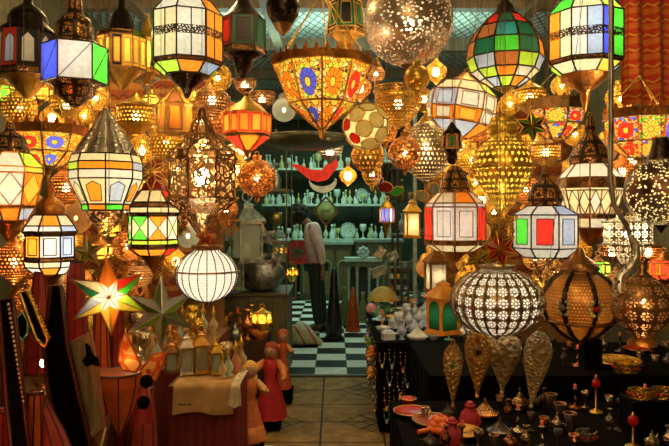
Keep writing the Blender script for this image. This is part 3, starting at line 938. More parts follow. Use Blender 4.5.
# --- right bay
lantern('small dark green glass lantern hanging over the silver paned one', 452, 126, 164, 2.25, 6,
        [(134, 9), (148, 10)], [('DDKGDK', 1, 'inset', 'GDKGDK')], BRONZE, [(122, 1), (127, 5), (131, 9), (134, 9)], drk, [(148, 9), (152, 5), (158, 6), (164, 3)], drk, power=0)
lantern('lantern with bright white lacy panes edged in red, cream shoulder', 455, 166, 262, 2.45, 8,
        [(192, 17), (203, 28), (207, 30), (241, 30), (245, 30), (252, 18)],
        [('OCCLRCCC', 1, 'plain'), ('WWLWRWWW', 1, 'plain'), ('WRRRRRRW', 1, 'inset', 'WRRWWRRF'), None, ('CCCWWCCC', 1, 'plain')], BRONZE,
        [(166, 4), (172, 9), (180, 13), (188, 15), (192, 16)], arab, [(252, 16), (256, 8), (262, 3)], cop, power=2.2, bulb_y=224, rot=.39, lc=(1, .95, .88))
main(455, 215, 'the white laced lantern')
pierced_lamp('golden perforated urn lamp with broad lattice belly and red glass drop', 503, 2.5,
             [(122, 12), (127, 16), (132, 15), (138, 12), (143, 20), (150, 27), (158, 30), (170, 30), (182, 26), (191, 18), (195, 14), (203, 13), (210, 6), (216, 2)],
             pierced((.98, .60, .08), 'diamond', 30, 17, .36), 4.0, 165, 'urn_lamp', collar=[(116, 4), (118, 12), (122, 12)], rim=[(168, 30.5, 1.0), (143, 20, .6), (194, 15, .8)], finial=[(216, 2), (220, 2.6), (226, .4)], bulb_r=5, trim=GOLD, liner='Y')
main(503, 165, 'the golden lattice urn')
star('green glass star hanging before the golden urn', 532, 126, 17, 2.2, 'DGDGVD', 6, .5, .3, rot=.1)
main(532, 126, 'the green glass star')
mosaic_bowl('domed mosaic bowl with slanting red and yellow stripes and pierced rim', 556, 2.95, 8, [(107, 29), (122, 26), (138, 10)],
            ['Y', 'R', 'A', 'O'], ['YRCYG', 'RYCBY', 'YCRAL'], 97, power=1.6, chains=70, frame=BRONZE, fin=[(138, 10), (141, 3), (146, .4)], scale=7, crown_h=4)
main(556, 115, 'the striped mosaic bowl')
mosaic_bowl('mosaic bowl lamp with a big red flower panel and yellow daisy panel', 640, 2.45, 8, [(115, 33), (140, 30), (157, 12)],
            ['Y', 'B', 'R', 'Y', 'B', 'R', 'O', 'R'], ['YGCRY', 'YRCYB', 'RYLYC'], 107, power=2.4, rot=.35, chains=75, frame=COPPER, fin=[(157, 12), (160, 3), (165, .4)], scale=8)
main(640, 135, 'the red flower mosaic bowl')
lantern('tall white lantern with diamond leading under an embossed copper dome', 590, 118, 246, 2.6, 8,
        [(163, 18), (177, 31), (187, 32), (190, 31), (214, 24), (218, 23), (228, 16)],
        [('WWWWCWWW', 1, 'plain'), None, ('CCCCCCCC', 1, 'plain'), ('CCCCCCCC', 2, 'diamond', 'WCCCWC'), None, ('WCWCWCWC', 1, 'plain')], BRONZE,
        [(116, 3), (126, 5), (134, 6), (142, 12), (152, 18), (158, 21), (163, 20)], arab, [(228, 15), (232, 12), (240, 8), (246, 2)], cop, power=2.3, bulb_y=190, rot=.39)
main(590, 190, 'the tall white diamond lantern')
pierced_lamp('dark globe lamp pricked all over with glowing dots by the right edge', 661, 2.0, ballprof(192, 35, 34, 14, 20, 165),
             pierced((.13, .06, .03), 'speck', 60, 30, .33), 3.0, 188, 'globe_lamp', collar=[(138, 7), (150, 10), (159, 13)], finial=[(225, 8), (229, 3), (233, 1)], trim=DARKM, bulb_r=6, glow=14, liner='C')
main(661, 190, 'the dark pricked globe')
lantern('white framed lantern with green, red and grey upright windows', 545, 176, 288, 2.3, 8,
        [(206, 18), (215, 33), (249, 33), (258, 22)],
        [('WSWWWWWW', 1, 'plain'), ('WWWWWWWW', 1, 'inset', 'RSGBOGRG'), ('WWWWWWWW', 1, 'plain')], DARKM,
        [(165, 2), (178, 4), (184, 12), (192, 16), (200, 17), (206, 15)], arab, [(258, 20), (263, 12), (268, 15), (280, 6), (288, 2)], pierced(BRONZE, 'lace', 12, 6, .08), power=2.3, bulb_y=230, lc=(1, .95, .88))
main(545, 230, 'the red green windowed lantern')
pierced_lamp('tiered silver openwork lantern with bright round bosses', 628, 2.3, [(216, 8), (221, 22), (223, 24), (243, 24), (246, 22), (256, 12), (264, 7)],
             pierced(SILVER, 'rosette', 16, 8, .44), 2.2, 232, 'filigree_lantern', n=6, smooth=False, rim=[(222, 24, .7), (244, 24, .7)], finial=[(264, 6), (268, 2)], bulb_r=6, glow=14, trim=SILVER, rot=.2)
main(628, 232, 'the silver rosette lantern')
pierced_lamp('big silver pumpkin lamp pierced with columns of rosettes, lit inside', 497, 2.1,
             [(272, 20)] + ballprof(301, 46, 34, 14, 32, 160), pierced((.40, .29, .14), 'rosette', 24, 8, .41, .05, .97, 24, .05, metalness=.75), 3.4, 300, 'pumpkin_lamp',
             collar=[(265, 18), (268, 18), (269, 15), (274, 16), (276, 20)], flute=(24, .06), n=72, liner='W', color=(1, .88, .70), finial=[(334, 10), (337, 3), (340, 1)], bulb_r=6, glow=12, trim=SILVER, ribs=(24, .9, metal((.45, .32, .16), .3)))
main(497, 300, 'the big rosette pumpkin lamp')
pierced_lamp('squat brown pot lamp set with blue and red jewelled flowers', 580, 2.25,
             [(272, 17), (280, 28), (292, 36), (306, 37), (318, 33), (325, 26), (333, 18), (340, 6)], pierced((.42, .18, .05), 'dots', 70, 26, .20, .12, .95, metalness=.6), 2.0, 300, 'pot_lamp',
             collar=[(248, 3), (256, 6), (262, 15), (268, 19), (272, 17)], n=40, rim=[(320, 32.5, 1.6), (272, 18, 1.0)], finial=[(340, 6), (344, 2)], trim=BRONZE, liner='A', ribs=(8, 2.4, drk), rot=pi / 8)
main(580, 300, 'the jewelled pot lamp')
pot = [o for o in bpy.data.objects if o.name.startswith('pot_lamp')][0]
ps = pot.location.y / F
for (a, c) in ((-.42, 'S'), (.40, 'R'), (-1.25, 'R'), (1.2, 'S')):
    j = MB(); q = Vector((sin(a), -cos(a), 0)) * 36.5 * ps; xx = Vector((cos(a), sin(a), 0)); cz = (344 - 304) * ps
    for k in range(10):
        b = 2 * pi * k / 10
        j.sphere(q * 1.005 + xx * cos(b) * 6.5 * ps + Vector((0, 0, cz + sin(b) * 6.5 * ps)), 1.9 * ps, glass('C'), 6)
    j.sphere(q * 1.02 + Vector((0, 0, cz)), 3.2 * ps, glass(c), 8)
    j.build('jewel_flower', pot)
# jewel flowers on the pot lamp, a teapot shaped lamp, and the flower panel ball
def teapot_lamp():
    d = settle(642, 262, 345, 30, 2.0, .3); s = d / F; yb = 345
    root = thing('teapot_lamp', 'pierced metal lamp shaped like a teapot with a tall curved spout', 'lantern', P(642, yb, d))
    turned(root, s, yb, [(276, 8), (284, 20), (296, 28), (308, 30), (320, 26), (330, 16), (338, 9)], pierced(BRONZE, 'rosette', 12, 6, .4), 'body', 32)
    turned(root, s, yb, [(262, 1), (266, 5), (271, 3), (276, 9)], metal(BRONZE), 'lid', 16)
    m = MB(); m.lathe([(9 * s, 7 * s), (14 * s, 2 * s), (14 * s, 0)], metal(COPPER), 20); m.build('foot', root)
    pts = [(-18, 300), (-24, 290), (-22, 276), (-12, 268), (-6, 256), (-6, 244), (-12, 236)]
    m = MB(); m.tube([Vector((x * s, 0, (yb - y) * s)) for x, y in pts], [8 * s, 7 * s, 5.5 * s, 4.5 * s, 4 * s, 3.4 * s, 3 * s], pierced(SILVER, 'speck', 8, 20, .3), 12); m.build('spout', root)
    m = MB(); m.tube([Vector((x * s, 0, (yb - y) * s)) for x, y in [(22, 288), (34, 282), (36, 300), (26, 316)]], 1.8 * s, metal(BRONZE), 8); m.build('handle', root)
    hook(root, s, yb, 260, 2); cord(root, 0, 0, (yb - 257) * s)
    add_bulb(root, (yb - 300) * s, 3 * s, .5, glow=4)
teapot_lamp(); main(642, 300, 'the teapot shaped lamp')

def petal_ball(label, px, cy, r, d, disc, centre):
    d = settle(px, cy - r, cy + r, r, d, .3); s = d / F; yb = cy + r + 4
    root = thing('shell_ball_lamp', label, 'lantern', P(px, yb, d))
    m = MB(); m.sphere((0, 0, (yb - cy) * s), r * .93 * s, glass(disc), 24); m.build('globe', root)
    f = MB(); g = MB(); ctr = Vector((0, 0, (yb - cy) * s))
    N = 26
    for i in range(N):
        z = 1 - 2 * (i + .5) / N; a = i * 2.39996
        dv = Vector((sqrt(1 - z * z) * cos(a), sqrt(1 - z * z) * sin(a), z))
        x = dv.orthogonal().normalized(); y = dv.cross(x)
        red = (i % 8 == 4); rad = r * (.26 if red else .36) * s
        c = ctr + dv * r * s * .97
        pts = [c + (x * cos(2 * pi * k / 14) + y * sin(2 * pi * k / 14)) * rad for k in range(14)]
        (g if not red else f).poly(pts, glass(centre if red else disc))
        g.tube(pts, .5 * s, metal(BRASS, .3, .0), 4, closed=True)
    g.build('shell_disc', root); f.build('centre_disc', root)
    turned(root, s, yb, [(cy - r - 3, 2), (cy - r, 6), (cy - r + 2, 7)], metal(BRASS), 'collar', 16)
    hook(root, s, yb, cy - r - 4, 1.6); cord(root, 0, 0, (yb - cy + r + 6) * s)
    add_bulb(root, (yb - cy) * s, 3 * s, 1.8)
petal_ball('round lamp of overlapping cream shell discs with red centres', 366, 127, 23, 2.9, 'C', 'R')
main(366, 127, 'the cream shell disc lamp')
pierced_lamp('pale perforated onion lamp dotted with holes behind the small copper ball', 426, 3.1,
             [(122, 8), (127, 14), (136, 22), (148, 26), (160, 25), (170, 19), (178, 9), (182, 3)], pierced((.75, .62, .40), 'dots', 36, 16, .27), 1.5, 148, 'onion_lamp',
             collar=[(116, 3), (119, 6), (122, 8)], finial=[(182, 3), (186, 1.4), (206, 1.0)])
main(426, 150, 'the pale onion lamp')
pball('copper openwork ball lamp hung in front of the pale onion lamp', 405, 153, 17, 2.7, COPPER, 'lace', 18, 9, .1, power=.8)
main(405, 153, 'the copper openwork ball')
pball('amber brass ball lamp immediately under the cream shell disc lamp', 368, 156, 17, 3.2, BRASS, 'petal', 20, 8, .36, power=.9)
main(368, 156, 'the amber ball under the shell lamp')
pball('golden ribbed drop lamp over the coloured glass ovals', 372, 174, 10, 3.5, GOLD, 'slots', 18, 6, .2, ry=12, power=.4, name='drop_lamp')
box_lantern('little lit hexagonal window lantern over the dark aisle shelves', 412, 196, 238, 19, 2.9, GOLD, 'C', True, 1.0, .1)
main(412, 220, 'the little lit window lantern')
box_lantern('tan metal candle lantern with big ring, above the yellow arched one', 436, 244, 292, 26, 2.7, BRONZE, 'F', True, .15, .2)
main(436, 268, 'the tan candle lantern')
box_lantern('yellow painted lantern house with green arched windows', 443, 276, 333, 33, 2.35, plain((.90, .36, .03), .4), 'D', True, .03, .5, name='arched_lantern', handle=False, arch=True)
main(443, 310, 'the yellow arched lantern')
lantern('blue glass cylinder lantern with orange tips in the dim back', 387, 196, 238, 5.2, 10, [(208, 7), (222, 7)], [('BSBBSBSBSB', 1, 'plain')], BRASS,
        [(200, 1), (204, 5), (208, 6)], metal(GOLD), [(222, 6), (226, 3), (238, .5)], metal(GOLD), power=.5)
# --- glass stars
star('large lit star lantern with orange, blue, green and white panes', 109, 296, 40, 2.0, 'OODCYSOYLYRG', 6, .44, .32, .06, COPPER, .45, bc='W')
main(107, 300, 'the large coloured star')
star('silver and pale green mirrored star below the red shouldered lantern', 161, 312, 36, 2.3, 'VFVFLFVCVFFL', 6, .4, .32, .0, SILVER, .0, .12)
main(161, 314, 'the silver green star')
star('tall narrow wire star outlined in brass by the filigree lantern', 151, 172, 20, 2.6, 'F', 6, .45, .3, 0, BRASS, wire=True, name='wire_star')
star('grey glass star hanging beside the copper domed stippled lantern', 88, 252, 17, 2.6, 'FVVFLV', 5, .42, .3, .1, BRASS)
star('thin brass wire star above the silver green star', 165, 270, 15, 2.8, 'F', 6, .45, .3, .2, BRASS, wire=True, name='wire_star')
star('dark purple glass star right of the crossed triangle lantern', 180, 226, 11, 2.6, 'KMKSKM', 6, .5, .3, 0, BRASS)
star('copper wire star hanging clear of the filigree lantern base', 229, 226, 11, 2.6, 'N', 6, .5, .3, .1, COPPER, wire=True, name='wire_star')
star('red glass star between the filigree lantern and white pumpkin lamp', 205, 238, 10, 2.15, 'RMRRMR', 5, .45, .3, 0, COPPER)
star('red glass star on top of the big rosette pumpkin lamp', 500, 249, 19, 2.0, 'RMRPMR', 6, .5, .3, .2, GOLD)
star('green and amber star strung left of the red star above the pumpkin', 478, 258, 15, 2.35, 'VAVNLV', 6, .5, .3, 0, GOLD)
star('brass wire star before the golden urn base', 505, 222, 14, 2.15, 'F', 5, .45, .3, .1, GOLD, wire=True, name='wire_star')
star('dull grey star in the far left bay shelf', 264, 236, 12, 5.95, 'FSFSFS', 5, .42, .3, .1, STEEL)
star('pale steel star hanging in the dim bay over the silver pot', 275, 262, 9, 5.8, 'SFSFSF', 5, .42, .3, .3, STEEL)
star('white mirrored star far up left behind the amber lanterns', 146, 80, 14, 3.4, 'WSWFCW', 4, .45, .3, .1, SILVER)

# --- cone lamps hanging point down
def emb(color, sc=70, b=1.0):
    t = NT('embossed_metal')
    v = t.vor(t.obj(), sc); nz = t.noise(t.obj(), 12.0)
    h = t.m('FRACT', t.m('MULTIPLY', v.outputs[0], 2.2))
    col = t.mix(h, t.ramp(nz, [(.3, tuple(c * .55 for c in color)), (.7, color)]), tuple(c * .35 for c in color))
    return t.done(t.prin(col, .35, .45, t.bump(h, b, .006)))
def cone_lamp(label, px, yt, yb, w, d, color, pat, tilt=0.0, jewel=None, name='cone_lamp', rz=0.0):
    d = settle(px, yt, yb, w / 2, d, .3); s = d / F; H = (yb - yt)
    root = thing(name, label, 'lantern', P(px, yb, d), rz=face(px), tilt=(0, tilt))
    prof = [(yt, 3), (yt + H * .05, w * .25), (yt + H * .14, w * .42), (yt + H * .27, w * .5), (yt + H * .45, w * .45), (yt + H * .7, w * .24), (yt + H * .92, w * .07), (yb, w * .04)]
    turned(root, s, yb, prof, pat, 'shade', 32)
    m = MB(); m.sphere((0, 0, 0), 2.4 * s, metal(color), 10); m.build('finial', root)
    if jewel:
        j = MB(); cy = yb - (yt + H * .32); R = w * .5
        for k in range(12):
            a = 2 * pi * k / 12
            j.sphere((cos(a) * w * .25 * s, -R * s * .93, (cy + sin(a) * w * .25) * s), w * .055 * s, glass('C'), 6)
        j.sphere((0, -R * s * .96, cy * s), w * .1 * s, glass(jewel), 8)
        j.build('jewel_flower', root)
    hook(root, s, yb, yt - 1.5, 1.8); cord(root, 0, 0, (yb - yt + 3) * s)
    return root
cone_lamp('slim bronze cone lamp with green jewelled flower', 453, 343, 406, 20, 2.3, BRONZE, emb((.72, .42, .12)), .0, 'G')
cone_lamp('golden cone lamp with dark jewelled flower, pointed end tied red', 477, 328, 396, 28, 2.25, GOLD, emb((1.0, .50, .06)), .03, 'K')
cone_lamp('grey gold tapered cone lamp with overlapping scale embossing', 502, 330, 392, 34, 2.5, SILVER, emb((.78, .62, .34), 45), .05)
cone_lamp('long silver teardrop cone lamp leaning under the rosette pumpkin', 531, 330, 406, 28, 2.2, SILVER, emb((.90, .72, .36), 90), .12)
cone_lamp('brass cone lamp hanging left of the crossed pendant lamps', 408, 120, 170, 8, 3.6, BRASS, bra)

# oval coloured glass panes on wire
def oval(label, px, py, w, h, d, c, tilt=0.0):
    s = d / F
    root = thing('glass_pendant', label, 'glass ornament', P(px, py + h / 2, d), tilt=(0, tilt))
    m = MB(); N = 20; C = Vector((0, 0, h * s / 2)); e = .006
    fr = [C + Vector((w * s / 2 * cos(2 * pi * k / N), -e, h * s / 2 * sin(2 * pi * k / N))) for k in range(N)]
    bk = [v + Vector((0, 2 * e, 0)) for v in fr]
    m.poly(fr, glass(c)); m.poly(bk[::-1], glass(c))
    m.grid([fr, bk], glass(c), False); m.build('glass_disc', root)
    r = MB(); r.tube([C + Vector((w * s / 2 * cos(2 * pi * k / N), 0, h * s / 2 * sin(2 * pi * k / N))) for k in range(N)], .9 * s, bra, 5, closed=True); r.build('rim', root)
    cord(root, 0, 0, h * s)
oval('blue glass oval pendant hung beside the dark red one', 376, 179, 11, 8, 3.6, 'B', .4)
oval('dark red glass oval pendant over the aisle shelves', 384, 187, 15, 10, 3.8, 'M', .2)
oval('green glass oval pendant right of the dark red one', 398, 191, 14, 8, 4.0, 'G', -.3)
oval('grey green glass oval pendant next to the onion lamp stem', 421, 196, 14, 10, 3.3, 'F', .3)
oval('clear grey oval pendant by the cream shouldered lantern', 437, 188, 10, 12, 3.4, 'F', -.5)

# --- bare bulbs seen between the lamps
def bare_bulb(label, px, py, d, power=4.0):
    s = d / F
    root = thing('light_bulb', label, 'bulb', P(px, py + 6, d))
    m = MB(); m.lathe([(1 * s, 14 * s), (2 * s, 13.5 * s), (2.2 * s, 9 * s), (1.6 * s, 8.6 * s)], plain((.1, .08, .06), .4), 10); m.build('socket', root)
    cord(root, 0, 0, 14 * s)
    add_bulb(root, 5 * s, 3.2 * s, power, glow=30)
bare_bulb('bare white bulb hanging in the leather goods near the left edge', 43, 362, 1.95, .02)
# ---------------------------------------------------------------- second and third rows of lamps behind the main ones
def where(px, py):
    best = sorted(MAINS, key=lambda m: (m[0] - px) ** 2 + (m[1] - py) ** 2)
    mx, my, nm = best[0]
    dx, dy = px - mx, py - my
    v = 'above' if dy < -14 else ('below' if dy > 14 else '')
    h = 'right of' if dx > 8 else ('left of' if dx < -8 else '')
    if abs(dy) > 2 * abs(dx): h = ''
    if abs(dx) > 2 * abs(dy): v = ''
    if v and h: return '%s and %s %s' % (v, h, nm)
    return '%s %s' % (v or h or 'directly behind', nm)

def fill(px, py, r, d, kind, color='brass'):
    colr = dict(brass=BRASS, copper=COPPER, gold=GOLD, bronze=BRONZE, silver=SILVER, steel=STEEL)[color]
    wh = where(px, py); s = d / F
    if kind == 'ball':
        o = pball('%s pierced ball lamp %s' % (color, wh), px, py, r, d, colr, 'dots', 26, 12, .28, power=1.7, reach=1.0)
    elif kind == 'lace':
        o = pball('%s lacework globe lamp %s' % (color, wh), px, py, r, d, colr, 'lace', 24, 12, .1, power=1.7, reach=1.0)
    elif kind == 'onion':
        o = pierced_lamp('%s onion lamp %s' % (color, wh), px, d,
             [(py - r, r * .25), (py - r * .8, r * .5), (py - r * .4, r * .9), (py, r), (py + r * .4, r * .85), (py + r * .8, r * .4), (py + r * 1.15, r * .08)],
             pierced(colr, 'diamond', 30, 14, .34), 1.8, py, 'onion_lamp', collar=[(py - r * 1.25, r * .1), (py - r, r * .3)], trim=colr, reach=1.0)
    elif kind == 'bowl':
        o = pierced_lamp('%s hanging bowl lamp %s' % (color, wh), px, d,
             [(py - r * .5, r), (py - r * .3, r * 1.02), (py, r * .95), (py + r * .4, r * .65), (py + r * .7, r * .25), (py + r * .95, r * .05)],
             pierced(colr, 'diamond', 26, 8, .34, .05, .5), 1.8, py, 'bowl_lamp', rim=[(py - r * .5, r * 1.02, .8), (py - r * .1, r * .98, .5)], trim=colr, reach=1.0)
    elif kind == 'drum':
        o = pierced_lamp('%s pierced drum lamp %s' % (color, wh), px, d,
             [(py - r, r * .2), (py - r * .8, r * .5), (py - r * .55, r * .9), (py - r * .5, r), (py + r * .5, r), (py + r * .6, r * .8), (py + r, r * .2)],
             pierced(colr, 'dots', 30, 14, .26, .3, .7), 1.8, py, 'drum_lamp', collar=[(py - r * 1.2, r * .08), (py - r, r * .22)], rim=[(py - r * .5, r, .8), (py + r * .5, r, .8)], trim=colr, reach=1.0)
    elif kind in ('amber', 'red', 'cream', 'green'):
        pal = dict(amber=('AYOA', 'YAAO'), red=('RORR', 'OARO'), cream=('CWCC', 'WCAW'), green=('GLDV', 'LGVD'))[kind]
        o = lantern('%s glass lantern, %s capped, %s' % (kind, color, wh), px, py - r, py + r * 1.3, d, 6 if r < 13 else 8,
             [(py - r * .5, r * .7), (py - r * .3, r), (py + r * .5, r), (py + r * .75, r * .5)],
             [(pal[0], 1, 'plain'), (pal[1], 1, 'inset', pal[0]), (pal[0], 1, 'plain')], colr,
             [(py - r * 1.1, r * .1), (py - r * .8, r * .3), (py - r * .5, r * .65)], metal(colr), [(py + r * .75, r * .5), (py + r * 1.3, r * .05)], metal(colr), power=1.6, rot=random.random() * .5)
    elif kind == 'smoke':     # unlit blown glass globe
        d = settle(px, py - r, py + r, r, d, .8); s = d / F
        root = thing('glass_globe', 'smoky %s glass globe lamp %s' % ('amber' if color != 'silver' else 'grey', wh), 'lantern', P(px, py + r + 4, d))
        m = MB(); m.sphere((0, 0, (r + 4) * s), r * s, clear_glass((.75, .5, .25) if color != 'silver' else (.7, .75, .7), .7), 24); m.build('globe', root)
        turned(root, s, py + r + 4, [(py - r - 5, 2), (py - r - 3, 5), (py - r + 2, 7)], metal(colr), 'collar', 16)
        cord(root, 0, 0, (2 * r + 9) * s); add_bulb(root, (r + 4) * s, 2.0 * s, .15, glow=3)
        o = root
    return o

FILL = [
 # left bay, back rows
 (20, 108, 17, 3.3, 'ball', 'gold'), (66, 106, 16, 3.4, 'bowl', 'gold'), (96, 98, 14, 3.5, 'lace', 'brass'), (136, 116, 19, 3.4, 'drum', 'gold'),
 (152, 100, 10, 3.9, 'amber', 'brass'), (212, 100, 17, 3.4, 'onion', 'bronze'), (226, 118, 18, 3.7, 'ball', 'copper'), (166, 142, 18, 3.6, 'ball', 'gold'),
 (218, 78, 14, 3.5, 'lace', 'gold'), (262, 100, 13, 4.0, 'bowl', 'bronze'), (142, 150, 15, 3.9, 'onion', 'gold'), (66, 188, 18, 3.2, 'onion', 'copper'),
 (32, 208, 15, 3.3, 'smoke', 'brass'), (76, 218, 16, 3.5, 'smoke', 'brass'), (128, 246, 15, 3.3, 'lace', 'copper'), (100, 250, 12, 3.7, 'amber', 'copper'),
 (14, 262, 20, 3.0, 'onion', 'copper'), (236, 170, 15, 3.9, 'onion', 'gold'), (162, 246, 10, 3.5, 'red', 'copper'), (238, 150, 12, 4.2, 'cream', 'brass'),
 (84, 78, 12, 3.8, 'amber', 'brass'), (200, 122, 13, 4.2, 'drum', 'copper'), (112, 130, 14, 4.2, 'ball', 'gold'), (176, 168, 13, 4.2, 'bowl', 'gold'),
 (226, 210, 12, 3.6, 'ball', 'copper'), (40, 90, 12, 4.3, 'amber', 'brass'), (172, 210, 13, 3.9, 'onion', 'brass'), (140, 276, 12, 3.3, 'ball', 'bronze'),
 (78, 282, 14, 3.2, 'lace', 'copper'), (28, 300, 13, 2.9, 'ball', 'copper'), (188, 236, 12, 4.3, 'smoke', 'silver'), (126, 208, 12, 4.4, 'drum', 'gold'),
 (4, 92, 13, 3.9, 'green', 'brass'), (208, 60, 12, 4.1, 'smoke', 'silver'), (245, 86, 11, 3.8, 'bowl', 'bronze'), (52, 118, 12, 4.6, 'onion', 'gold'),
 (150, 196, 12, 4.5, 'ball', 'gold'), (90, 140, 12, 4.7, 'lace', 'copper'),
 # centre
 (330, 152, 13, 5.0, 'bowl', 'silver'), (284, 110, 12, 4.4, 'smoke', 'silver'), (360, 88, 12, 4.0, 'onion', 'copper'),
 (376, 74, 9, 3.7, 'ball', 'bronze'), (348, 176, 9, 4.4, 'onion', 'gold'), (386, 132, 11, 3.7, 'lace', 'copper'), (382, 106, 8, 4.2, 'red', 'copper'),
 # right bay
 (436, 72, 11, 3.7, 'onion', 'gold'), (478, 128, 14, 3.5, 'lace', 'copper'), (444, 164, 15, 3.7, 'ball', 'gold'), (486, 106, 12, 3.6, 'amber', 'copper'),
 (530, 98, 15, 3.6, 'drum', 'gold'), (546, 152, 14, 3.5, 'drum', 'brass'), (482, 200, 13, 3.5, 'onion', 'gold'), (526, 190, 14, 3.5, 'ball', 'copper'),
 (562, 86, 11, 3.9, 'ball', 'gold'), (620, 98, 14, 3.4, 'lace', 'gold'), (622, 172, 14, 3.4, 'onion', 'copper'), (604, 150, 13, 3.7, 'smoke', 'brass'),
 (640, 178, 12, 3.8, 'amber', 'brass'), (470, 262, 14, 3.3, 'lace', 'brass'), (556, 276, 14, 3.2, 'onion', 'brass'), (612, 252, 13, 3.3, 'bowl', 'bronze'),
 (598, 268, 12, 3.6, 'green', 'bronze'), (438, 230, 12, 3.7, 'ball', 'bronze'), (664, 268, 15, 2.8, 'red', 'copper'), (426, 268, 10, 3.9, 'smoke', 'brass'),
 (535, 258, 12, 3.6, 'ball', 'brass'), (562, 206, 13, 3.9, 'lace', 'gold'), (472, 160, 13, 4.2, 'ball', 'gold'), (646, 88, 13, 3.9, 'onion', 'gold'),
 (520, 230, 12, 4.0, 'drum', 'brass'), (480, 232, 11, 4.2, 'smoke', 'brass'), (660, 130, 14, 3.5, 'ball', 'bronze'), (610, 214, 11, 4.0, 'cream', 'brass'),
 (575, 134, 12, 4.2, 'ball', 'gold'), (444, 196, 12, 4.4, 'lace', 'copper'), (546, 304, 13, 3.4, 'lace', 'bronze'), (530, 312, 11, 2.9, 'onion', 'bronze'),
 (618, 285, 14, 3.2, 'ball', 'bronze'), (470, 296, 14, 3.6, 'onion', 'copper'), (424, 100, 12, 3.9, 'drum', 'brass'), (510, 104, 11, 4.2, 'ball', 'gold'),
 (598, 320, 13, 3.3, 'onion', 'bronze'), (646, 210, 12, 3.6, 'lace', 'brass'),
]
FILL += [(120, 168, 12, 4.8, 'ball', 'gold'), (28, 140, 12, 4.8, 'drum', 'brass'), (60, 150, 12, 5.0, 'onion', 'gold'), (200, 150, 11, 5.0, 'lace', 'gold'), (84, 116, 11, 5.0, 'ball', 'gold'),
 (166, 120, 11, 5.1, 'onion', 'gold'), (112, 70, 11, 4.9, 'bowl', 'brass'), (70, 240, 12, 4.6, 'drum', 'gold'), (24, 236, 12, 4.6, 'lace', 'brass'), (176, 262, 12, 4.4, 'onion', 'gold'),
 (110, 228, 11, 5.0, 'amber', 'gold'), (148, 222, 11, 5.1, 'ball', 'brass'), (196, 200, 11, 5.0, 'onion', 'copper'), (136, 186, 11, 5.1, 'amber', 'brass'), (60, 90, 10, 5.0, 'ball', 'brass'), (186, 92, 10, 5.0, 'amber', 'gold'),
 (460, 146, 12, 5.0, 'onion', 'gold'), (496, 128, 12, 5.1, 'amber', 'brass'), (534, 140, 12, 5.0, 'ball', 'gold'), (574, 168, 12, 5.0, 'drum', 'gold'), (616, 130, 11, 5.2, 'amber', 'gold'), (476, 182, 11, 5.2, 'lace', 'gold'),
 (580, 250, 12, 4.8, 'ball', 'gold'), (612, 232, 11, 4.9, 'onion', 'gold'), (648, 252, 12, 4.5, 'drum', 'copper'), (436, 250, 10, 5.0, 'ball', 'gold'), (494, 212, 12, 5.1, 'ball', 'brass'), (632, 162, 11, 5.0, 'bowl', 'gold'),
 (548, 190, 11, 5.2, 'bowl', 'gold'), (466, 280, 11, 4.9, 'lace', 'gold'), (536, 284, 11, 4.9, 'amber', 'brass'), (660, 100, 11, 4.6, 'onion', 'brass'), (532, 210, 11, 4.6, 'red', 'brass')]
for a in FILL: fill(*a)
# ---------------------------------------------------------------- cloth, leather and goods
@cached
def skin_leather(color, glow=0.25):
    t = NT('skin_leather')
    nz = t.noise(t.obj(), 9.0, 6.0)
    c = t.ramp(nz, [(0.3, tuple(x * .5 for x in color)), (0.65, color)])
    tl = t.n('ShaderNodeBsdfTranslucent'); t.set(tl.inputs[0], c)
    return t.done(t.mixsh(glow, t.prin(c, .45, 0.0, t.bump(nz, .3, .006)), tl.outputs[0]))

def m_textile(a, b, c, sc=14.0):
    t = NT('striped_textile')
    s = t.sep(t.obj())
    f = t.m('FRACT', t.m('MULTIPLY', s[2], sc))
    z = t.m('ABSOLUTE', t.m('SUBTRACT', t.m('FRACT', t.m('MULTIPLY', s[0], sc * 1.6)), .5))
    c1 = t.mix(t.m('GREATER_THAN', f, .62), a, b)
    c2 = t.mix(t.m('LESS_THAN', t.m('ABSOLUTE', t.m('SUBTRACT', f, t.m('MULTIPLY_ADD', z, .5, .1))), .06), c1, c)
    nz = t.noise(t.obj(), 60.0, 3.0)
    return t.done(t.prin(t.mix(t.m('MULTIPLY', nz, .5), c2, (.25, .03, .01)), .9, 0.0, t.bump(nz, .4, .004)))

def drape(name, label, cat, x0, x1, z0, z1, y, mat, folds=6, amp=.03, parent=None, sag=0.0, th=.004):
    m = MB(); NX, NZ = 48, 14
    rows = []
    for side in (0, 1):
        R = []
        for j in range(NZ + 1):
            row = []
            for i in range(NX + 1):
                u = i / NX; v = j / NZ
                yy = y + amp * sin(u * folds * 2 * pi + v * .8) * (1 - .5 * v) + (th if side else 0)
                row.append((x0 + (x1 - x0) * u, yy, z0 + (z1 - z0) * v - sag * sin(pi * u) * v))
            R.append(row)
        m.grid(R, mat, True, closed=False)
    o = m.build(name, parent)
    if label: tag(o, label, cat)
    return o

def W2(px, py, d):
    p = P(px, py, d); return p

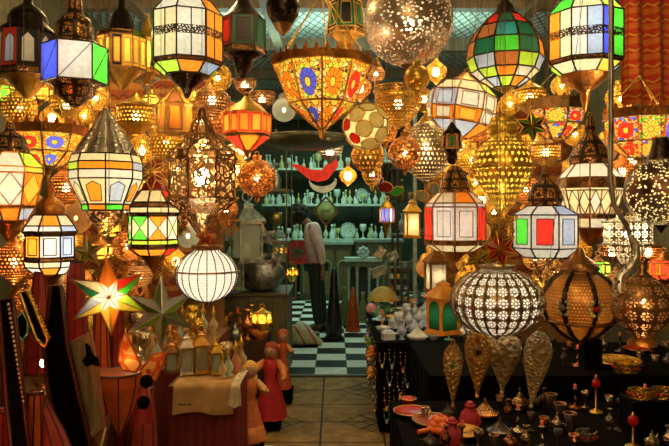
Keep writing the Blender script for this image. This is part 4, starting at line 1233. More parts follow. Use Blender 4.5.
# red textile hanging at the top right, its cord
p0, p1 = P(622, 104, 3.05), P(684, -30, 3.05)
o = drape('wall_hanging', 'red and orange striped woven textile hanging in the top right corner', 'textile', p0.x, p1.x, p0.z, p1.z, 3.05, m_textile((.75, .06, .01), (.85, .22, .02), (.9, .5, .06)), 3, .03)
m = MB()
m.bar((p0.x - .05, 3.05, p1.z + .01), (p1.x + .05, 3.05, p1.z + .01), .012, WOOD, 8)
for x in (p0.x, p1.x): m.bar((x, 3.05, p1.z), (x, 3.05, CEIL), .003, WOOD)
tag(m.build('hanging_rod'), 'wooden rod holding up the red striped textile', 'rod')
kl = m_textile((.30, .08, .015), (.42, .20, .03), (.12, .02, .01), 7.0)
drape('kilim', 'orange and gold woven rug hanging on the bay partition behind the leather lamps', 'rug', -2.35, -1.62, .9, 2.75, 5.5, kl, 3, .02)
drape('kilim', 'orange and gold woven rug hanging next to the first one, nearer the aisle', 'rug', -1.58, -1.0, .9, 2.75, 5.5, m_textile((.26, .05, .01), (.45, .24, .05), (.08, .02, .01), 9.0), 3, .02)
drape('kilim', 'ochre striped rug hanging on the partition of the right bay beside the aisle', 'rug', 1.0, 1.65, .9, 2.75, 6.65, m_textile((.32, .14, .02), (.45, .22, .04), (.12, .02, .01), 8.0), 3, .02)
drape('kilim', 'rusty striped rug hanging far from the aisle in the right bay', 'rug', 1.7, 2.38, .9, 2.75, 6.65, kl, 3, .02)
# conduit and curved cable on the right
m = MB()
pp = [(611, -170), (611, 60), (611, 130), (610, 178), (614, 205), (628, 228), (634, 250)]
m.tube([P(x, y, 1.95) for x, y in pp], .0075, metal((.35, .33, .28), .4, .1), 8)
tag(m.build('conduit'), 'grey metal conduit running down from the ceiling and curving right', 'conduit')

# ---------- left table with paper cover
def table(name, label, x0, x1, y0, y1, h, topm, legm, skirt=None):
    root = thing(name, label, 'table', ((x0 + x1) / 2, (y0 + y1) / 2, 0))
    W, D = x1 - x0, y1 - y0
    m = MB(); m.box((0, 0, h - .015), (W, D, .03), topm); m.build('table_top', root)
    for sx in (-1, 1):
        for sy in (-1, 1):
            m = MB(); m.box((sx * (W / 2 - .04), sy * (D / 2 - .04), (h - .03) / 2), (.05, .05, h - .03), legm); m.build('leg', root)
    if skirt:
        m = MB(); N = 160; rows = [[], []]
        per = 2 * (W + D)
        for i in range(N):
            q = per * i / N
            if q < W: x, y, nx, ny = -W/2 + q, -D/2, 0, -1
            elif q < W + D: x, y, nx, ny = W/2, -D/2 + q - W, 1, 0
            elif q < 2 * W + D: x, y, nx, ny = W/2 - (q - W - D), D/2, 0, 1
            else: x, y, nx, ny = -W/2, D/2 - (q - 2 * W - D), -1, 0
            a = .012 * sin(i * 1.1) + .006
            rows[0].append((x + nx * .004, y + ny * .004, h - .003)); rows[1].append((x + nx * a, y + ny * a, .03))
        m.grid(rows, skirt, True); m.build('table_skirt', root)
    return root
maroon = plain((.16, .015, .012), .8, 0, .2, 40)
t = NT('black_cloth')
blackc = t.done(t.prin((.0022, .002, .002), .95, 0.0, None, Specular_IOR_Level=.05))
table('goods_table', 'narrow dark table of bottles and vases behind the skirted one', -1.32, -.80, 3.62, 4.95, .745, WOOD, DWOOD, maroon)
table('display_table', 'low table skirted in dark red cloth, carrying the small lanterns', -.83, -.48, 3.25, 3.55, .745, WOOD, DWOOD, maroon)
# brown paper and cloth over the table front
pm = m_wall((.62, .36, .13), 8); cm = m_wall((.55, .40, .22), 8)
def cover(name, label, x0, x1, y0, y1, drop, mat, z, seed, extra=0.0):
    rnd = random.Random(seed); m = MB(); rows = []
    N = 16
    ph = [rnd.random() * 6 for _ in range(4)]
    for j in range(12):
        row = []
        for i in range(N + 1):
            u = i / N; x = x0 + (x1 - x0) * u
            wv = .006 * sin(u * 9 + ph[0]) + .004 * sin(u * 17 + ph[1])
            if j < 4: row.append((x, y1 + (y0 - y1) * j / 3.0 - (.012 if j == 3 else 0), z + .002 * (1 + sin(u * 12 + j))))
            else:
                t_ = (j - 3) / 8.0
                row.append((x + extra * t_ * (u - .5), y0 - .022 - wv * t_ - .02 * t_, z - drop * t_ * (1 + .05 * sin(u * 7 + ph[2]))))
        rows.append(row)
    m.grid(rows, mat, True, closed=False)
    back = [[(p[0], p[1] + .003, p[2] - .003) for p in r] for r in rows]
    m.grid(back[::-1], mat, True, closed=False)
    return tag(m.build(name), label, 'cloth')
cover('paper_cover', 'brown wrapping paper laid over the table edge, faint printed word at its corner', -.80, -.50, 3.25, 3.5, .135, pm, .756, 3)
cover('cream_cloth', 'cream cloth draped over the table corner facing the aisle', -.51, -.465, 3.22, 3.5, .10, plain((.6, .5, .34), .85), .764, 5, .02)
# small illegible printed mark on the paper
m = MB(); x = -.765
for i, wd in enumerate((.006, .004, .007, .005, .003, .007, .005)):
    m.box((x, 3.205, .665 + (.001 if i % 2 else 0)), (wd, .004, .008 if i % 3 else .011), plain((.05, .03, .02), .7)); x += .009
tag(m.build('printed_mark'), 'short line of dark lettering printed on the brown paper', 'print')

TZ = .765
def on(px, d, z):  # point on a surface of height z
    return Vector(((px - CX) * d / F, d, z))
for (px, w, h, d, c, lab) in [(171, 16, 32, 3.45, BRONZE, 'dark bronze candle lantern, first in the row on the paper cover'),
                              (186, 17, 42, 3.42, SILVER, 'pale metal candle lantern with big ring on the paper cover'),
                              (201, 18, 44, 3.45, BRASS, 'tall brass candle lantern in the middle of the table row'),
                              (216, 14, 34, 3.42, GOLD, 'shorter golden candle lantern at the aisle end of the row')]:
    hh = h * d / F
    p = on(px, d, TZ)
    box_lantern(lab, px, 0, h, w, d, c, 'K', False, 0, .3 + (px % 5) * .1, loc=p)

# brass and glass ware on the table behind
def ware(kind, label, p, h, mat, group=None, share=True, cat=None, rz=0.0):
    root = thing(kind, label, cat or kind.replace('_', ' '), p, group, rz=rz, share=share)
    m = MB(); r = h
    if kind == 'brass_vase':
        m.lathe([(.16*r, 0), (.18*r, .03*r), (.07*r, .1*r), (.2*r, .3*r), (.24*r, .45*r), (.16*r, .62*r), (.06*r, .74*r), (.07*r, .9*r), (.14*r, r), (.12*r, r), (.05*r, .9*r)], mat, 18, c=(0,0,0))
        m.build('body', root)
        n_ = MB(); n_.torus((0, 0, .74 * r), .075 * r, .015 * r, mat, 14, 5); n_.build('neck_ring', root)
    elif kind == 'teapot':
        m.lathe([(.22*r, 0), (.3*r, .05*r), (.42*r, .28*r), (.36*r, .5*r), (.18*r, .62*r), (.16*r, .64*r)], mat, 20); m.build('body', root)
        n_ = MB(); n_.lathe([(.18*r, .63*r), (.14*r, .74*r), (.03*r, .86*r)], mat, 16); ld_ = n_.build('lid', root); n_ = MB(); n_.sphere((0, 0, .93*r), .07*r, mat, 8); n_.build('lid_knob', ld_)
        n_ = MB(); n_.tube([(.36*r, 0, .25*r), (.55*r, 0, .34*r), (.6*r, 0, .52*r), (.72*r, 0, .64*r)], [.08*r, .055*r, .04*r, .03*r], mat, 8); n_.build('spout', root)
        n_ = MB(); n_.tube([(-.34*r, 0, .48*r), (-.6*r, 0, .5*r), (-.62*r, 0, .25*r), (-.4*r, 0, .14*r)], .03*r, mat, 8); n_.build('handle', root)
    elif kind == 'perfume_bottle':
        m.lathe([(.14*r, 0), (.16*r, .02*r), (.05*r, .08*r), (.15*r, .2*r), (.17*r, .34*r), (.06*r, .52*r), (.045*r, .66*r), (.08*r, .68*r)], mat, 16); m.build('body', root)
        n_ = MB(); n_.lathe([(.05*r, .68*r), (.09*r, .76*r), (.03*r, .86*r), (.015*r, r), (0, r)], metal(GOLD), 10); n_.build('stopper', root)
    elif kind == 'glass_bottle':
        m.lathe([(.17*r, 0), (.19*r, .04*r), (.19*r, .4*r), (.07*r, .6*r), (.06*r, .85*r), (.1*r, .86*r), (.1*r, .9*r), (.03*r, r), (0, r)], mat, 10); m.build('body', root)
    elif kind == 'goblet':
        m.lathe([(.24*r, 0), (.22*r, .03*r), (.04*r, .08*r), (.04*r, .45*r), (.2*r, .6*r), (.24*r, .8*r), (.21*r, r), (.19*r, r), (.2*r, .75*r), (0, .55*r)], mat, 12); m.build('bowl', root)
    elif kind == 'bowl':
        m.lathe([(.5*r, 0), (.55*r, .08*r), (.95*r, .5*r), (1.3*r, 1.0*r), (1.22*r, 1.0*r), (.85*r, .45*r), (0, .2*r)], mat, 22); m.build('bowl_body', root)
        n_ = MB(); n_.torus((0, 0, r), 1.26 * r, .06 * r, metal(BRASS), 24, 5); n_.build('rim', root)
    elif kind == 'plate':
        m.lathe([(.9*r, 0), (1.0*r, .1*r), (2.0*r, .35*r), (2.1*r, .5*r), (1.9*r, .42*r), (.9*r, .18*r), (0, .18*r)], mat, 26); m.build('dish', root)
        n_ = MB(); n_.torus((0, 0, .48 * r), 2.05 * r, .07 * r, metal(BRASS), 26, 5); n_.build('rim', root)
    elif kind == 'tagine':
        m.lathe([(.5*r, 0), (.62*r, .12*r), (.72*r, .28*r), (.0, .28*r)], mat, 22); m.build('dish', root)
        n_ = MB(); n_.lathe([(.66*r, .29*r), (.5*r, .36*r), (.2*r, .66*r), (.08*r, .8*r), (.11*r, .92*r), (0, r)], mat, 22); n_.build('lid', root)
    elif kind == 'tea_glass':
        m.lathe([(.24*r, 0), (.28*r, .05*r), (.26*r, .4*r), (.36*r, r), (.33*r, r), (.23*r, .4*r), (0, .08*r)], mat, 14); m.build('cup', root)
        n_ = MB(); n_.torus((0, 0, r), .345 * r, .03 * r, metal(COPPER), 18, 5); n_.build('rim', root)
    elif kind == 'bangle':
        pts = [(r * cos(a), r * .85 * sin(a), r * .35) for a in [0.5 + i * 5.3 / 20 for i in range(21)]]
        rows = []
        for (x, y, z) in pts:
            k = 1.0
            rows.append([(x, y, 0), (x, y, r * .7), (x * .88, y * .88, r * .7), (x * .88, y * .88, 0)])
        m.grid(rows, mat, False, True); m.poly(rows[0], mat); m.poly(rows[-1][::-1], mat); m.build('cuff_band', root)
        n_ = MB()
        for i in range(2, 19, 2):
            x, y, z = pts[i]; n_.sphere((x * 1.02, y * 1.02, r * .35), r * .12, glass('RCRK'[i % 4]), 6)
        n_.build('stones', root)
    elif kind == 'trinket_box':
        m.box((0, 0, .25*r), (1.1*r, .8*r, .5*r), mat); m.build('box_body', root)
        n_ = MB(); rows = [[(sx * .57*r * k, sy * .42*r * k, z * r) for sx, sy in ((-1,-1),(1,-1),(1,1),(-1,1))] for k, z in ((1, .5), (1, .58), (.6, .85), (.1, .9))]
        n_.grid(rows, mat, False); n_.poly(rows[-1], mat); n_.build('lid', root)
    elif kind == 'candle_holder':
        m.lathe([(.3*r, 0), (.28*r, .05*r), (.06*r, .12*r), (.05*r, .3*r), (.1*r, .36*r), (.05*r, .42*r), (.05*r, .7*r), (.14*r, .78*r), (.13*r, .82*r), (0, .82*r)], mat, 12); m.build('stem', root)
        n_ = MB(); n_.lathe([(.06*r, .8*r), (.06*r, r), (0, r)], plain((.7, .1, .05), .4), 8); n_.build('candle', root)
    return root

gold_m = [metal(GOLD, .25, .5), metal(BRASS, .3, .6), metal(COPPER, .3, .6), metal((.8, .7, .5), .25, .5)]
bt = [clear_glass((.9, .75, .4), .6), clear_glass((.75, .9, .8), .6), clear_glass((.95, .5, .3), .6)]
rnd = random.Random(11)
i = 0
for row, d in enumerate((3.5, 3.75, 3.95, 4.15, 4.4, 4.7)):
    for k in range(5 if row == 0 else 6):
        x = (-.77 if row == 0 else -1.27) + k * (.062 if row == 0 else .075) + (row % 2) * .02
        kind = ('perfume_bottle', 'brass_vase', 'perfume_bottle', 'goblet', 'perfume_bottle')[(k + row) % 5]
        h = rnd.uniform(.13, .21) + row * .006
        ware(kind, {'perfume_bottle': 'tinted perfume bottle', 'brass_vase': 'little shiny brass vase',
                    'goblet': 'gilt goblet'}[kind] + ', %s from the wall in the %s row of bottles' % (['first', 'second', 'third', 'fourth', 'fifth', 'sixth'][k], ['nearest', 'second', 'third', 'fourth', 'fifth', 'last'][row]),
             (x, d, .746 + .0), h, bt[(k * 2 + row) % 3] if kind == 'perfume_bottle' else gold_m[(k + row) % 4], 'glass and brass ware on the red skirted table')
# crowd of taller wares just behind the lanterns, aisle side
for k, (px, d, h) in enumerate([(222, 3.34, .13), (229, 3.38, .15), (224, 3.46, .17), (233, 3.5, .19)]):
    ware('perfume_bottle', 'tall gilded glass bottle at the aisle corner of the table, %s' % ['shortest of four', 'second shortest of four', 'second tallest of four', 'tallest of four'][k], (-.575 + k * .024, d, .766), h, bt[k % 3], 'gilded bottles at the table corner')

# ---------- second bench on the left holding leather lamps etc
table('workbench', 'dark wooden bench under the leather goods on the left', -2.3, -1.36, 2.6, 4.9, .68, DWOOD, DWOOD, None)
table('front_bench', 'low dark bench nearest the camera on the left', -1.35, -.50, 1.75, 2.5, .62, DWOOD, DWOOD, blackc)
for k, (x, d, h, kd, c) in enumerate([(-1.95, 2.9, .45, 'brass_vase', 2), (-1.62, 2.85, .22, 'teapot', 1), (-1.45, 3.25, .5, 'brass_vase', 0), (-1.75, 3.3, .42, 'brass_vase', 2), (-2.1, 3.3, .40, 'brass_vase', 3),
        (-2.05, 3.75, .6, 'brass_vase', 1), (-1.76, 3.8, .3, 'teapot', 2), (-1.47, 3.75, .6, 'brass_vase', 0), (-2.0, 4.25, .7, 'brass_vase', 2), (-1.5, 4.25, .7, 'brass_vase', 0), (-1.95, 4.68, .8, 'brass_vase', 3), (-1.48, 4.7, .8, 'brass_vase', 2)]):
    ordn = ['first', 'second', 'third', 'fourth', 'fifth', 'sixth', 'seventh', 'eighth', 'ninth', 'tenth', 'eleventh', 'twelfth']
    ware(kd, '%s %s on the dark bench, %s counted from the near end' % (['golden', 'brass', 'copper', 'pale metal'][c], kd.replace('brass_', ''), ordn[k]),
         (x, d, .681), h, gold_m[c], 'brassware on the dark bench', share=False)

# hanging goat-skin and leather pieces near the left edge ------------
def slab(name, label, cat, pts, d, th, mat, edge=None, lean=0.0, yaw=0.0, ew=.006, studs=None, parent=None):
    """thick board or panel cut to an outline given in picture coordinates at distance d"""
    cx = sum(p[0] for p in pts) / len(pts); yb = max(p[1] for p in pts)
    org = P(cx, yb, d)
    q = [P(x, y, d) - org for x, y in pts]
    m = MB()
    fr = [Vector((v.x, -th / 2, v.z)) for v in q]; bk = [Vector((v.x, th / 2, v.z)) for v in q]
    m.poly(fr, mat); m.poly(bk[::-1], mat); m.grid([fr, bk], mat, False)
    root = thing(name, label, cat, org, rz=yaw, tilt=(lean, 0))
    m.build('panel', root)
    if edge:
        e = MB(); e.tube(fr, ew, edge, 6, closed=True); e.build('border', root)
    if studs:
        e = MB()
        a, b, n_, r, mt = studs
        A, B_ = P(*a, d) - org, P(*b, d) - org
        for i in range(n_):
            v = A.lerp(B_, i / (n_ - 1.0)); e.sphere((v.x, -th / 2 - r * .3, v.z), r, mt, 6)
        e.build('studs', root)
    return root
blk = blackc
redl = skin_leather((.38, .02, .01), .15); orl = skin_leather((.75, .13, .015), .3); dkr = skin_leather((.07, .006, .004), .05)
slab('shield_panel', 'tall black pointed leather panel with thin red edge, left of the wooden board', 'panel',
     [(57, 284), (66, 284), (71, 340), (80, 385), (91, 440), (98, 475), (74, 475), (60, 425), (52, 390), (48, 345)], 1.93, .02, blk, dkr, .05)
slab('leather_scabbard', 'long black scabbard with jewelled gold edge slanting beside the orange leather', 'scabbard',
     [(22, 292), (30, 290), (50, 338), (47, 346), (38, 338)], 1.82, .02, blk, metal(GOLD), .03, studs=((33, 292), (51, 336), 14, .004, metal(GOLD)))
slab('studded_belt', 'broad black belt studded with gold coins hanging along the left edge', 'belt',
     [(0, 300), (14, 298), (20, 350), (27, 420), (34, 470), (14, 470), (8, 400)], 1.75, .012, blk, dkr, .0, studs=((10, 304), (25, 400), 22, .005, metal((.9, .8, .55))))
slab('wooden_board', 'plain brown wooden board leaning beside the black pointed panel', 'board',
     [(70, 342), (95, 329), (102, 378), (106, 425), (90, 440)], 1.98, .012, m_wood((.26, .18, .085), 1.5), m_wood((.4, .14, .06)), .08, ew=.004)
slab('bird_ornament', 'small black bird shaped ornament fixed on the wooden board', 'ornament',
     [(86, 343), (90, 346), (92, 353), (98, 359), (99, 366), (93, 364), (87, 366), (83, 360), (87, 354)], 1.95, .016, blk)
def skin_cone(label, px, yt, yb, w, d, mat, name='leather_lamp', wt=None, tilt=0.0, flip=False, n=8, frame=None):
    s = d / F; root = thing(name, label, 'lamp', P(px, yb, d), tilt=(0, tilt))
    wt = wt if wt is not None else w * .2
    H = (yb - yt) * s
    prof = [(w / 2 * s, 0), (w * .48 * s, .2 * H), ((w * .3 + wt * .2) * s, .6 * H), (wt / 2 * s, H)]
    if flip: prof = [(r, H - z) for r, z in prof]
    m = MB(); m.lathe(prof, mat, n, False, rot=.3); m.build('skin_shade', root)
    f = MB(); fm = frame or dkr
    for k in range(n):
        a = 2 * pi * k / n - pi / 2 + .3
        f.tube([(r * cos(a), r * sin(a), z) for r, z in prof], .0025, fm, 4)
    for r, z in (prof[0], prof[-1]):
        f.tube([(r * cos(2 * pi * k / 24), r * sin(2 * pi * k / 24), z) for k in range(24)], .004, fm, 5, closed=True)
    f.build('wire_frame', root)
    return root
def cols2(*a): return a
skin_cone('tall orange red leather lamp rising behind the scabbard', 40, 272, 372, 30, 2.45, redl, wt=10)
skin_cone('upright red leather cone lamp behind the coloured star', 76, 262, 440, 28, 2.5, redl, wt=14)
skin_cone('orange leather column lamp directly under the coloured star', 101, 300, 474, 24, 2.4, orl, wt=12)
skin_cone('dark red leather cone lamp between the orange column and starry lamp', 118, 296, 474, 18, 2.45, redl, wt=9)
skin_cone('dark orange leather lamp low in the corner, beneath the bare bulb', 34, 392, 470, 22, 1.8, orl, wt=14, tilt=.02)
skin_cone('red leather lamp slanting at the bottom beside the black panel', 64, 396, 480, 34, 1.82, redl, wt=10, tilt=-.28)
skin_cone('brownish leather lamp cut by the bottom left corner', 5, 410, 480, 30, 1.9, redl, wt=18)
skin_cone('dark leather bag lamp behind the studded belt', 8, 330, 420, 18, 2.05, dkr, wt=10)
skin_cone('orange leather funnel lamp, wide mouth up, hung before the board', 119, 372, 436, 46, 2.2, skin_leather((.85, .20, .04), .35), flip=True, wt=3, n=8)
skin_cone('maroon leather lamp near the table skirt, below the two dark knobs', 140, 388, 474, 34, 2.45, skin_leather((.42, .06, .05), .15), wt=16, tilt=.06)
skin_cone('deep red leather lamp standing below the funnel lamp', 106, 424, 480, 22, 2.3, dkr, wt=8)

def m_patch():
    t = NT('painted_skin')
    nd = t.vor(t.obj(), 16.0, 'DISTANCE_TO_EDGE'); vo = t.vor(t.obj(), 16.0)
    nz = t.noise(t.obj(), 30.0)
    c = t.mix(t.m('GREATER_THAN', nd.outputs[0], .09), (.80, .14, .01), (.90, .50, .12))
    c = t.mix(t.m('LESS_THAN', vo.outputs[0], .16), c, (.5, .08, .02))
    tl = t.n('ShaderNodeBsdfTranslucent'); t.set(tl.inputs[0], c)
    return t.done(t.mixsh(.4, t.prin(c, .5), tl.outputs[0]))
def wing_lamp():
    d = 2.12; s = d / F; yb = 392
    root = thing('leather_lamp', 'orange and yellow painted skin lamp shaped like two petals', 'lamp', P(144, yb, d))
    for nm, sh in (('petal', [(-24, 48), (-26, 32), (-22, 22), (-8, 20), (-3, 27), (-10, 42), (-19, 60)]), ('petal', [(-3, 22), (0, 10), (12, 12), (20, 30), (22, 40), (10, 38)])):
        m = MB(); mt = m_patch()
        c = Vector((sum(p[0] for p in sh) / len(sh), 0, sum(p[1] for p in sh) / len(sh))) * s
        for y in (-1, 1):
            apex = c + Vector((0, y * 6 * s, 0))
            for i in range(len(sh)):
                a, b = sh[i], sh[(i + 1) % len(sh)]
                m.poly([Vector((a[0] * s, 0, a[1] * s)), Vector((b[0] * s, 0, b[1] * s)), apex], mt, smooth=False)
        m.tube([Vector((x * s, 0, z * s)) for x, z in sh], 1.1 * s, orl, 5, closed=True)
        m.build(nm, root)
    m = MB(); m.lathe([(10 * s, -30 * s), (8 * s, -10 * s), (4 * s, 12 * s), (0, 13 * s)], redl, 12); m.build('stem_foot', root)
    for i, (x, z) in enumerate(((5, 13), (2, -8))):
        m = MB(); m.sphere((x * s, -9 * s, z * s), 6.5 * s, blk, 14); m.build('dark_knob', root)
    add_bulb(root, 34 * s, 1.5 * s, .22, x=-15 * s, glow=4)
wing_lamp()
# crate with cream stripes
slab('striped_crate', 'small crate with cream painted slats at the foot of the board', 'crate', [(92, 434), (106, 416), (108, 426), (98, 470), (92, 470)], 2.0, .05, m_wood((.2, .08, .03)), plain((.7, .55, .25), .6), 0, ew=.004)
# small hanging curios at the left edge
slab('carved_mask', 'small dark carved mask with pale green trim beside the scabbard', 'mask', [(18, 318), (24, 312), (29, 320), (29, 332), (24, 340), (19, 332)], 2.0, .02, blk, plain((.2, .5, .4), .4), ew=.003)
cord([o for o in bpy.data.objects if o.name.startswith('carved_mask')][0], 0, 0, .08)

# ---------- dolls by the table
def doll(label, px, yb, yt, d, dress, shawl, hair, w=26, hem=None, arms=1, mirror=1):
    s = d / F; H = (yb - yt) * s
    root = thing('doll', label, 'doll', P(px, yb, d), rz=.2 * mirror)
    m = MB(); W = w * s
    m.lathe([(.50*W, 0), (.47*W, .08*H), (.42*W, .2*H), (.32*W, .36*H), (.22*W, .5*H), (.20*W, .56*H), (.26*W, .68*H), (.24*W, .76*H), (.08*W, .81*H)], plain(dress, .7, 0, .4, 30), 24, flute=(9, .14)); m.build('dress', root)
    if hem:
        m = MB(); m.lathe([(.54*W, .02*H), (.52*W, .1*H), (.44*W, .2*H), (.40*W, .2*H)], plain(hem, .7), 24, flute=(9, .12)); m.build('hem', root)
    m = MB(); m.sphere((0, -.01*H, .885*H), .085*H, plain((.45, .25, .15), .5), 18, 1.15)
    m.sphere((0, -.095*H, .875*H), .012*H, plain((.35, .18, .10), .5), 6)
    for x in (-1, 1): m.sphere((x * .032*H, -.086*H, .90*H), .009*H, blk, 6)
    m.sphere((0, -.085*H, .845*H), .014*H, plain((.5, .05, .04), .5), 6, .5)
    hd = m.build('head', root)
    m = MB(); m.sphere((0, .024*H, .915*H), .102*H, plain(hair, .8, 0, .5, 60), 18, 1.0); m.lathe([(.08*H, .74*H), (.1*H, .8*H), (.07*H, .9*H)], plain(hair, .8, 0, .5, 60), 12, c=(0, .045*H, 0)); m.build('headscarf', hd)
    for x in (-1, 1):
        m = MB(); m.tube([(x*.2*W, 0, .76*H), (x*.42*W, -.1*W, .66*H), (x*.5*W, -.3*W, .56*H + (.08*H if x*mirror > 0 else 0)), (x*.44*W, -.42*W, .56*H + (.12*H if x*mirror > 0 else 0))], [.09*W, .13*W, .09*W, .05*W], plain(shawl, .7, 0, .3, 30), 10); m.build('sleeve', root)
    return root
def podium(label, x, y, h, w, mat):
    mat = blackc; w = w * .75
    m = MB(); m.box((0, 0, h / 2), (w, w, h), mat); m.box((0, 0, h - .01), (w * 1.04, w * 1.04, .02), mat)
    o = m.build('stand_block', None, (x, y, 0)); tag(o, label, 'stand')
pd = P(250, 440, 3.75); podium('dark block under the doll next to the table', pd.x, 3.75, max(.02, pd.z), .2, DWOOD)
doll('cloth doll in orange layered dress and pale headscarf beside the table', 250, 440, 362, 3.75, (.60, .17, .05), (.70, .40, .16), (.75, .45, .12), 31, (.6, .2, .06))
pd = P(271, 417, 4.9); podium('dark block under the crimson dressed doll', pd.x, 4.9, max(.02, pd.z), .2, DWOOD)
doll('doll in long crimson dress with orange sleeves, facing the aisle', 271, 417, 343, 4.9, (.50, .02, .03), (.85, .30, .10), (.35, .06, .03), 33, None, mirror=-1)
pd = P(284, 388, 5.6); podium('dark block under the red doll farthest in', pd.x, 5.6, max(.02, pd.z), .2, DWOOD)
doll('slim red doll standing farthest in, behind the crimson one', 283, 390, 330, 5.6, (.55, .10, .03), (.8, .35, .08), (.5, .12, .04), 18)
m = MB(); m.box((0, 0, .012), (.17, .2, .024), plain((.6, .5, .36), .8)); o = m.build('paper_slab', None, (-.5, 4.35, 0)); o['label'] = 'cream flat stone slab lying on the floor by the table'; o['category'] = 'slab'

# ---------- deep left bay: shelves with silver and glass
def shelf_unit(name, label, x0, x1, y0, y1, zs, mat, side=.03, back=None, top=None):
    root = thing(name, label, 'shelving', ((x0 + x1) / 2, (y0 + y1) / 2, 0))
    W, D = x1 - x0, y1 - y0; top = top or zs[-1] + .02
    for z in zs:
        m = MB(); m.box((0, 0, z - .0125), (W - .002, D - .002, .025), mat); m.build('shelf', root)
    for sx in (-1, 1):
        for sy in (-1, 1):
            m = MB(); m.box((sx * (W / 2 - .02), sy * (D / 2 - .02), top / 2), (side, side, top), mat); m.build('post', root)
    return root
LZ = (.35, .85, 1.35, 1.85, 2.3)
dsu = shelf_unit('display_shelf', 'dim greenish shelving with silver and glassware past the left tables', -1.75, -.44, 6.2, 7.0, LZ[1:], GWOOD, side=.012)
shelf_unit('storage_shelf', 'far shelving along the left wall before the back wall', -2.2, -1.25, 8.5, 9.6, (.5, 1.0, 1.5, 2.0, 2.5), GWOOD)
def silver_pot(label, px, cy, r, d, zsurf, mat):
    s = d / F; root = thing('silver_pot', label, 'pot', (P(px, cy, d).x, d, zsurf))
    R = r * s
    m = MB(); m.lathe([(.35*R, 0), (.7*R, .1*R), (1.0*R, .6*R), (.98*R, .95*R), (.7*R, 1.35*R), (.36*R, 1.5*R)], mat, 28, flute=(14, .04)); m.build('body', root)
    m = MB(); m.lathe([(.36*R, 1.5*R), (.34*R, 1.6*R), (.44*R, 1.66*R), (.4*R, 1.68*R), (.2*R, 1.66*R), (0, 1.6*R)], mat, 20); m.build('neck', root)
m = MB(); m.box((0, 0, .42), (1.27, .76, .80), GWOOD); m.build('lower_cabinet', dsu)
for sx in (-.31, .31):
    m = MB(); m.box((sx, -.385, .42), (.58, .02, .72), GWOOD); dd = m.build('cabinet_door', dsu)
    m = MB(); m.sphere((sx * .2, -.405, .45), .018, bra, 8); m.build('door_knob', dd)
table('low_chest', 'low dark table of gilt oddments between the dolls and dim shelving', -1.5, -.60, 5.68, 6.14, .50, DWOOD, DWOOD, plain((.05, .02, .01), .8))
for r_ in range(3):
    for k in range(8):
        kd = ('brass_vase', 'teapot', 'goblet', 'tagine', 'candle_holder', 'bowl')[(k * 5 + r_ * 3) % 6]
        h_ = {'bowl': .07, 'teapot': .15, 'tagine': .12, 'candle_holder': .26, 'brass_vase': .27, 'goblet': .2}[kd]
        ware(kd, '%s %s, %s in the %s row of the low table' % (['gold', 'silver', 'copper', 'orange glazed'][(k + r_) % 4], kd.replace('brass_', '').replace('_', ' '), ['first', 'second', 'third', 'fourth', 'fifth', 'sixth', 'seventh', 'eighth'][k], ['nearest', 'second', 'third', 'farthest'][r_]),
             (-1.42 + k * .108, 5.76 + r_ * .14, .501), h_, [metal(GOLD, .3), metal((.6, .68, .66), .35, .4), metal(COPPER, .3), plain((.75, .22, .03), .3)][(k + r_) % 4], 'gilt oddments on the low table', share=False)
silver_pot('large round hammered silver pot on the dim shelf behind the dolls', 262, 300, 23, 6.45, .85, metal((.62, .68, .70), .35, .9, 60))
gw = clear_glass((.75, .9, .8), .65); sm_ = metal((.6, .68, .66), .35, .4); gm = metal((.45, .42, .18), .4, .4)
ordn = ['first', 'second', 'third', 'fourth', 'fifth', 'sixth', 'seventh', 'eighth', 'ninth', 'tenth', 'eleventh', 'twelfth']
lev = ['lowest', 'second lowest', 'middle', 'second highest', 'top']
for li, z in enumerate(LZ):
    for k in range(5):
        if li == 0 or (li == 1 and k > 2): continue
        kd = ('glass_bottle', 'brass_vase', 'teapot', 'goblet', 'tagine')[(k + li * 2) % 5]
        ware(kd, '%s on the %s board of the dim left shelving, %s from the wall' % (kd.replace('_', ' ').replace('brass', 'dull'), lev[li], ordn[k]),
             (-1.58 + k * .25, 6.45 + .1 * (k % 2), z), (.30 - .02 * (k % 3)) * (.55 if kd in ('teapot', 'tagine') else 1), (gw, sm_, gm, sm_)[(k + li) % 4], 'wares on the dim left shelving', share=False)
for li, z in enumerate((.5, 1.0, 1.5, 2.0, 2.5)):
    for k in range(4):
        kd = ('brass_vase', 'glass_bottle', 'goblet', 'teapot')[(k + li) % 4]
        ware(kd, 'grey green %s on the %s board of the far left shelving' % (kd.replace('_', ' ').replace('brass ', ''), lev[li]), (-2.0 + k * .19, 8.85, z), .32 * (.5 if kd == 'teapot' else 1), (sm_, gw, gm)[(k + li) % 3], 'wares on the far left wall shelving')
# big clear glass pyramidal lanterns hanging there
for (px, yt, yb, w, d, lab) in [(247, 196, 262, 34, 5.9, 'large unlit clear glass lantern in the dim left bay'), (232, 236, 290, 26, 5.85, 'unlit square glass lantern near the white pumpkin lamp, in the dim bay'),
                                (276, 222, 262, 20, 7.4, 'small unlit glass lantern hanging deep behind the dim shelving')]:
    box_lantern(lab, px, yt, yb, w, d, (.45, .5, .42), 'K', True, 0, .5)
for (px, py, d, lab) in [(262, 318, 4.55, 'little glowing amber glass lantern above the crimson doll'), (292, 272, 11.0, 'orange flower lantern glowing beside the dark doorway'), (281, 250, 9.8, 'small orange glowing lantern near the red flag')]:
    s = d / F; r = 10 if d < 6 else 6
    lantern(lab, px, py - r - 3, py + r + 4, d, 6, [(py - r * .4, r * .9), (py + r * .6, r)], [('AOYAOO', 1, 'x', 'OYAOAY')], GOLD, [(py - r, 1), (py - r * .7, r * .4), (py - r * .4, r * .9)], metal(GOLD), [(py + r * .6, r), (py + r + 4, 2)], metal(GOLD), power=1.5 if d < 6 else 3)

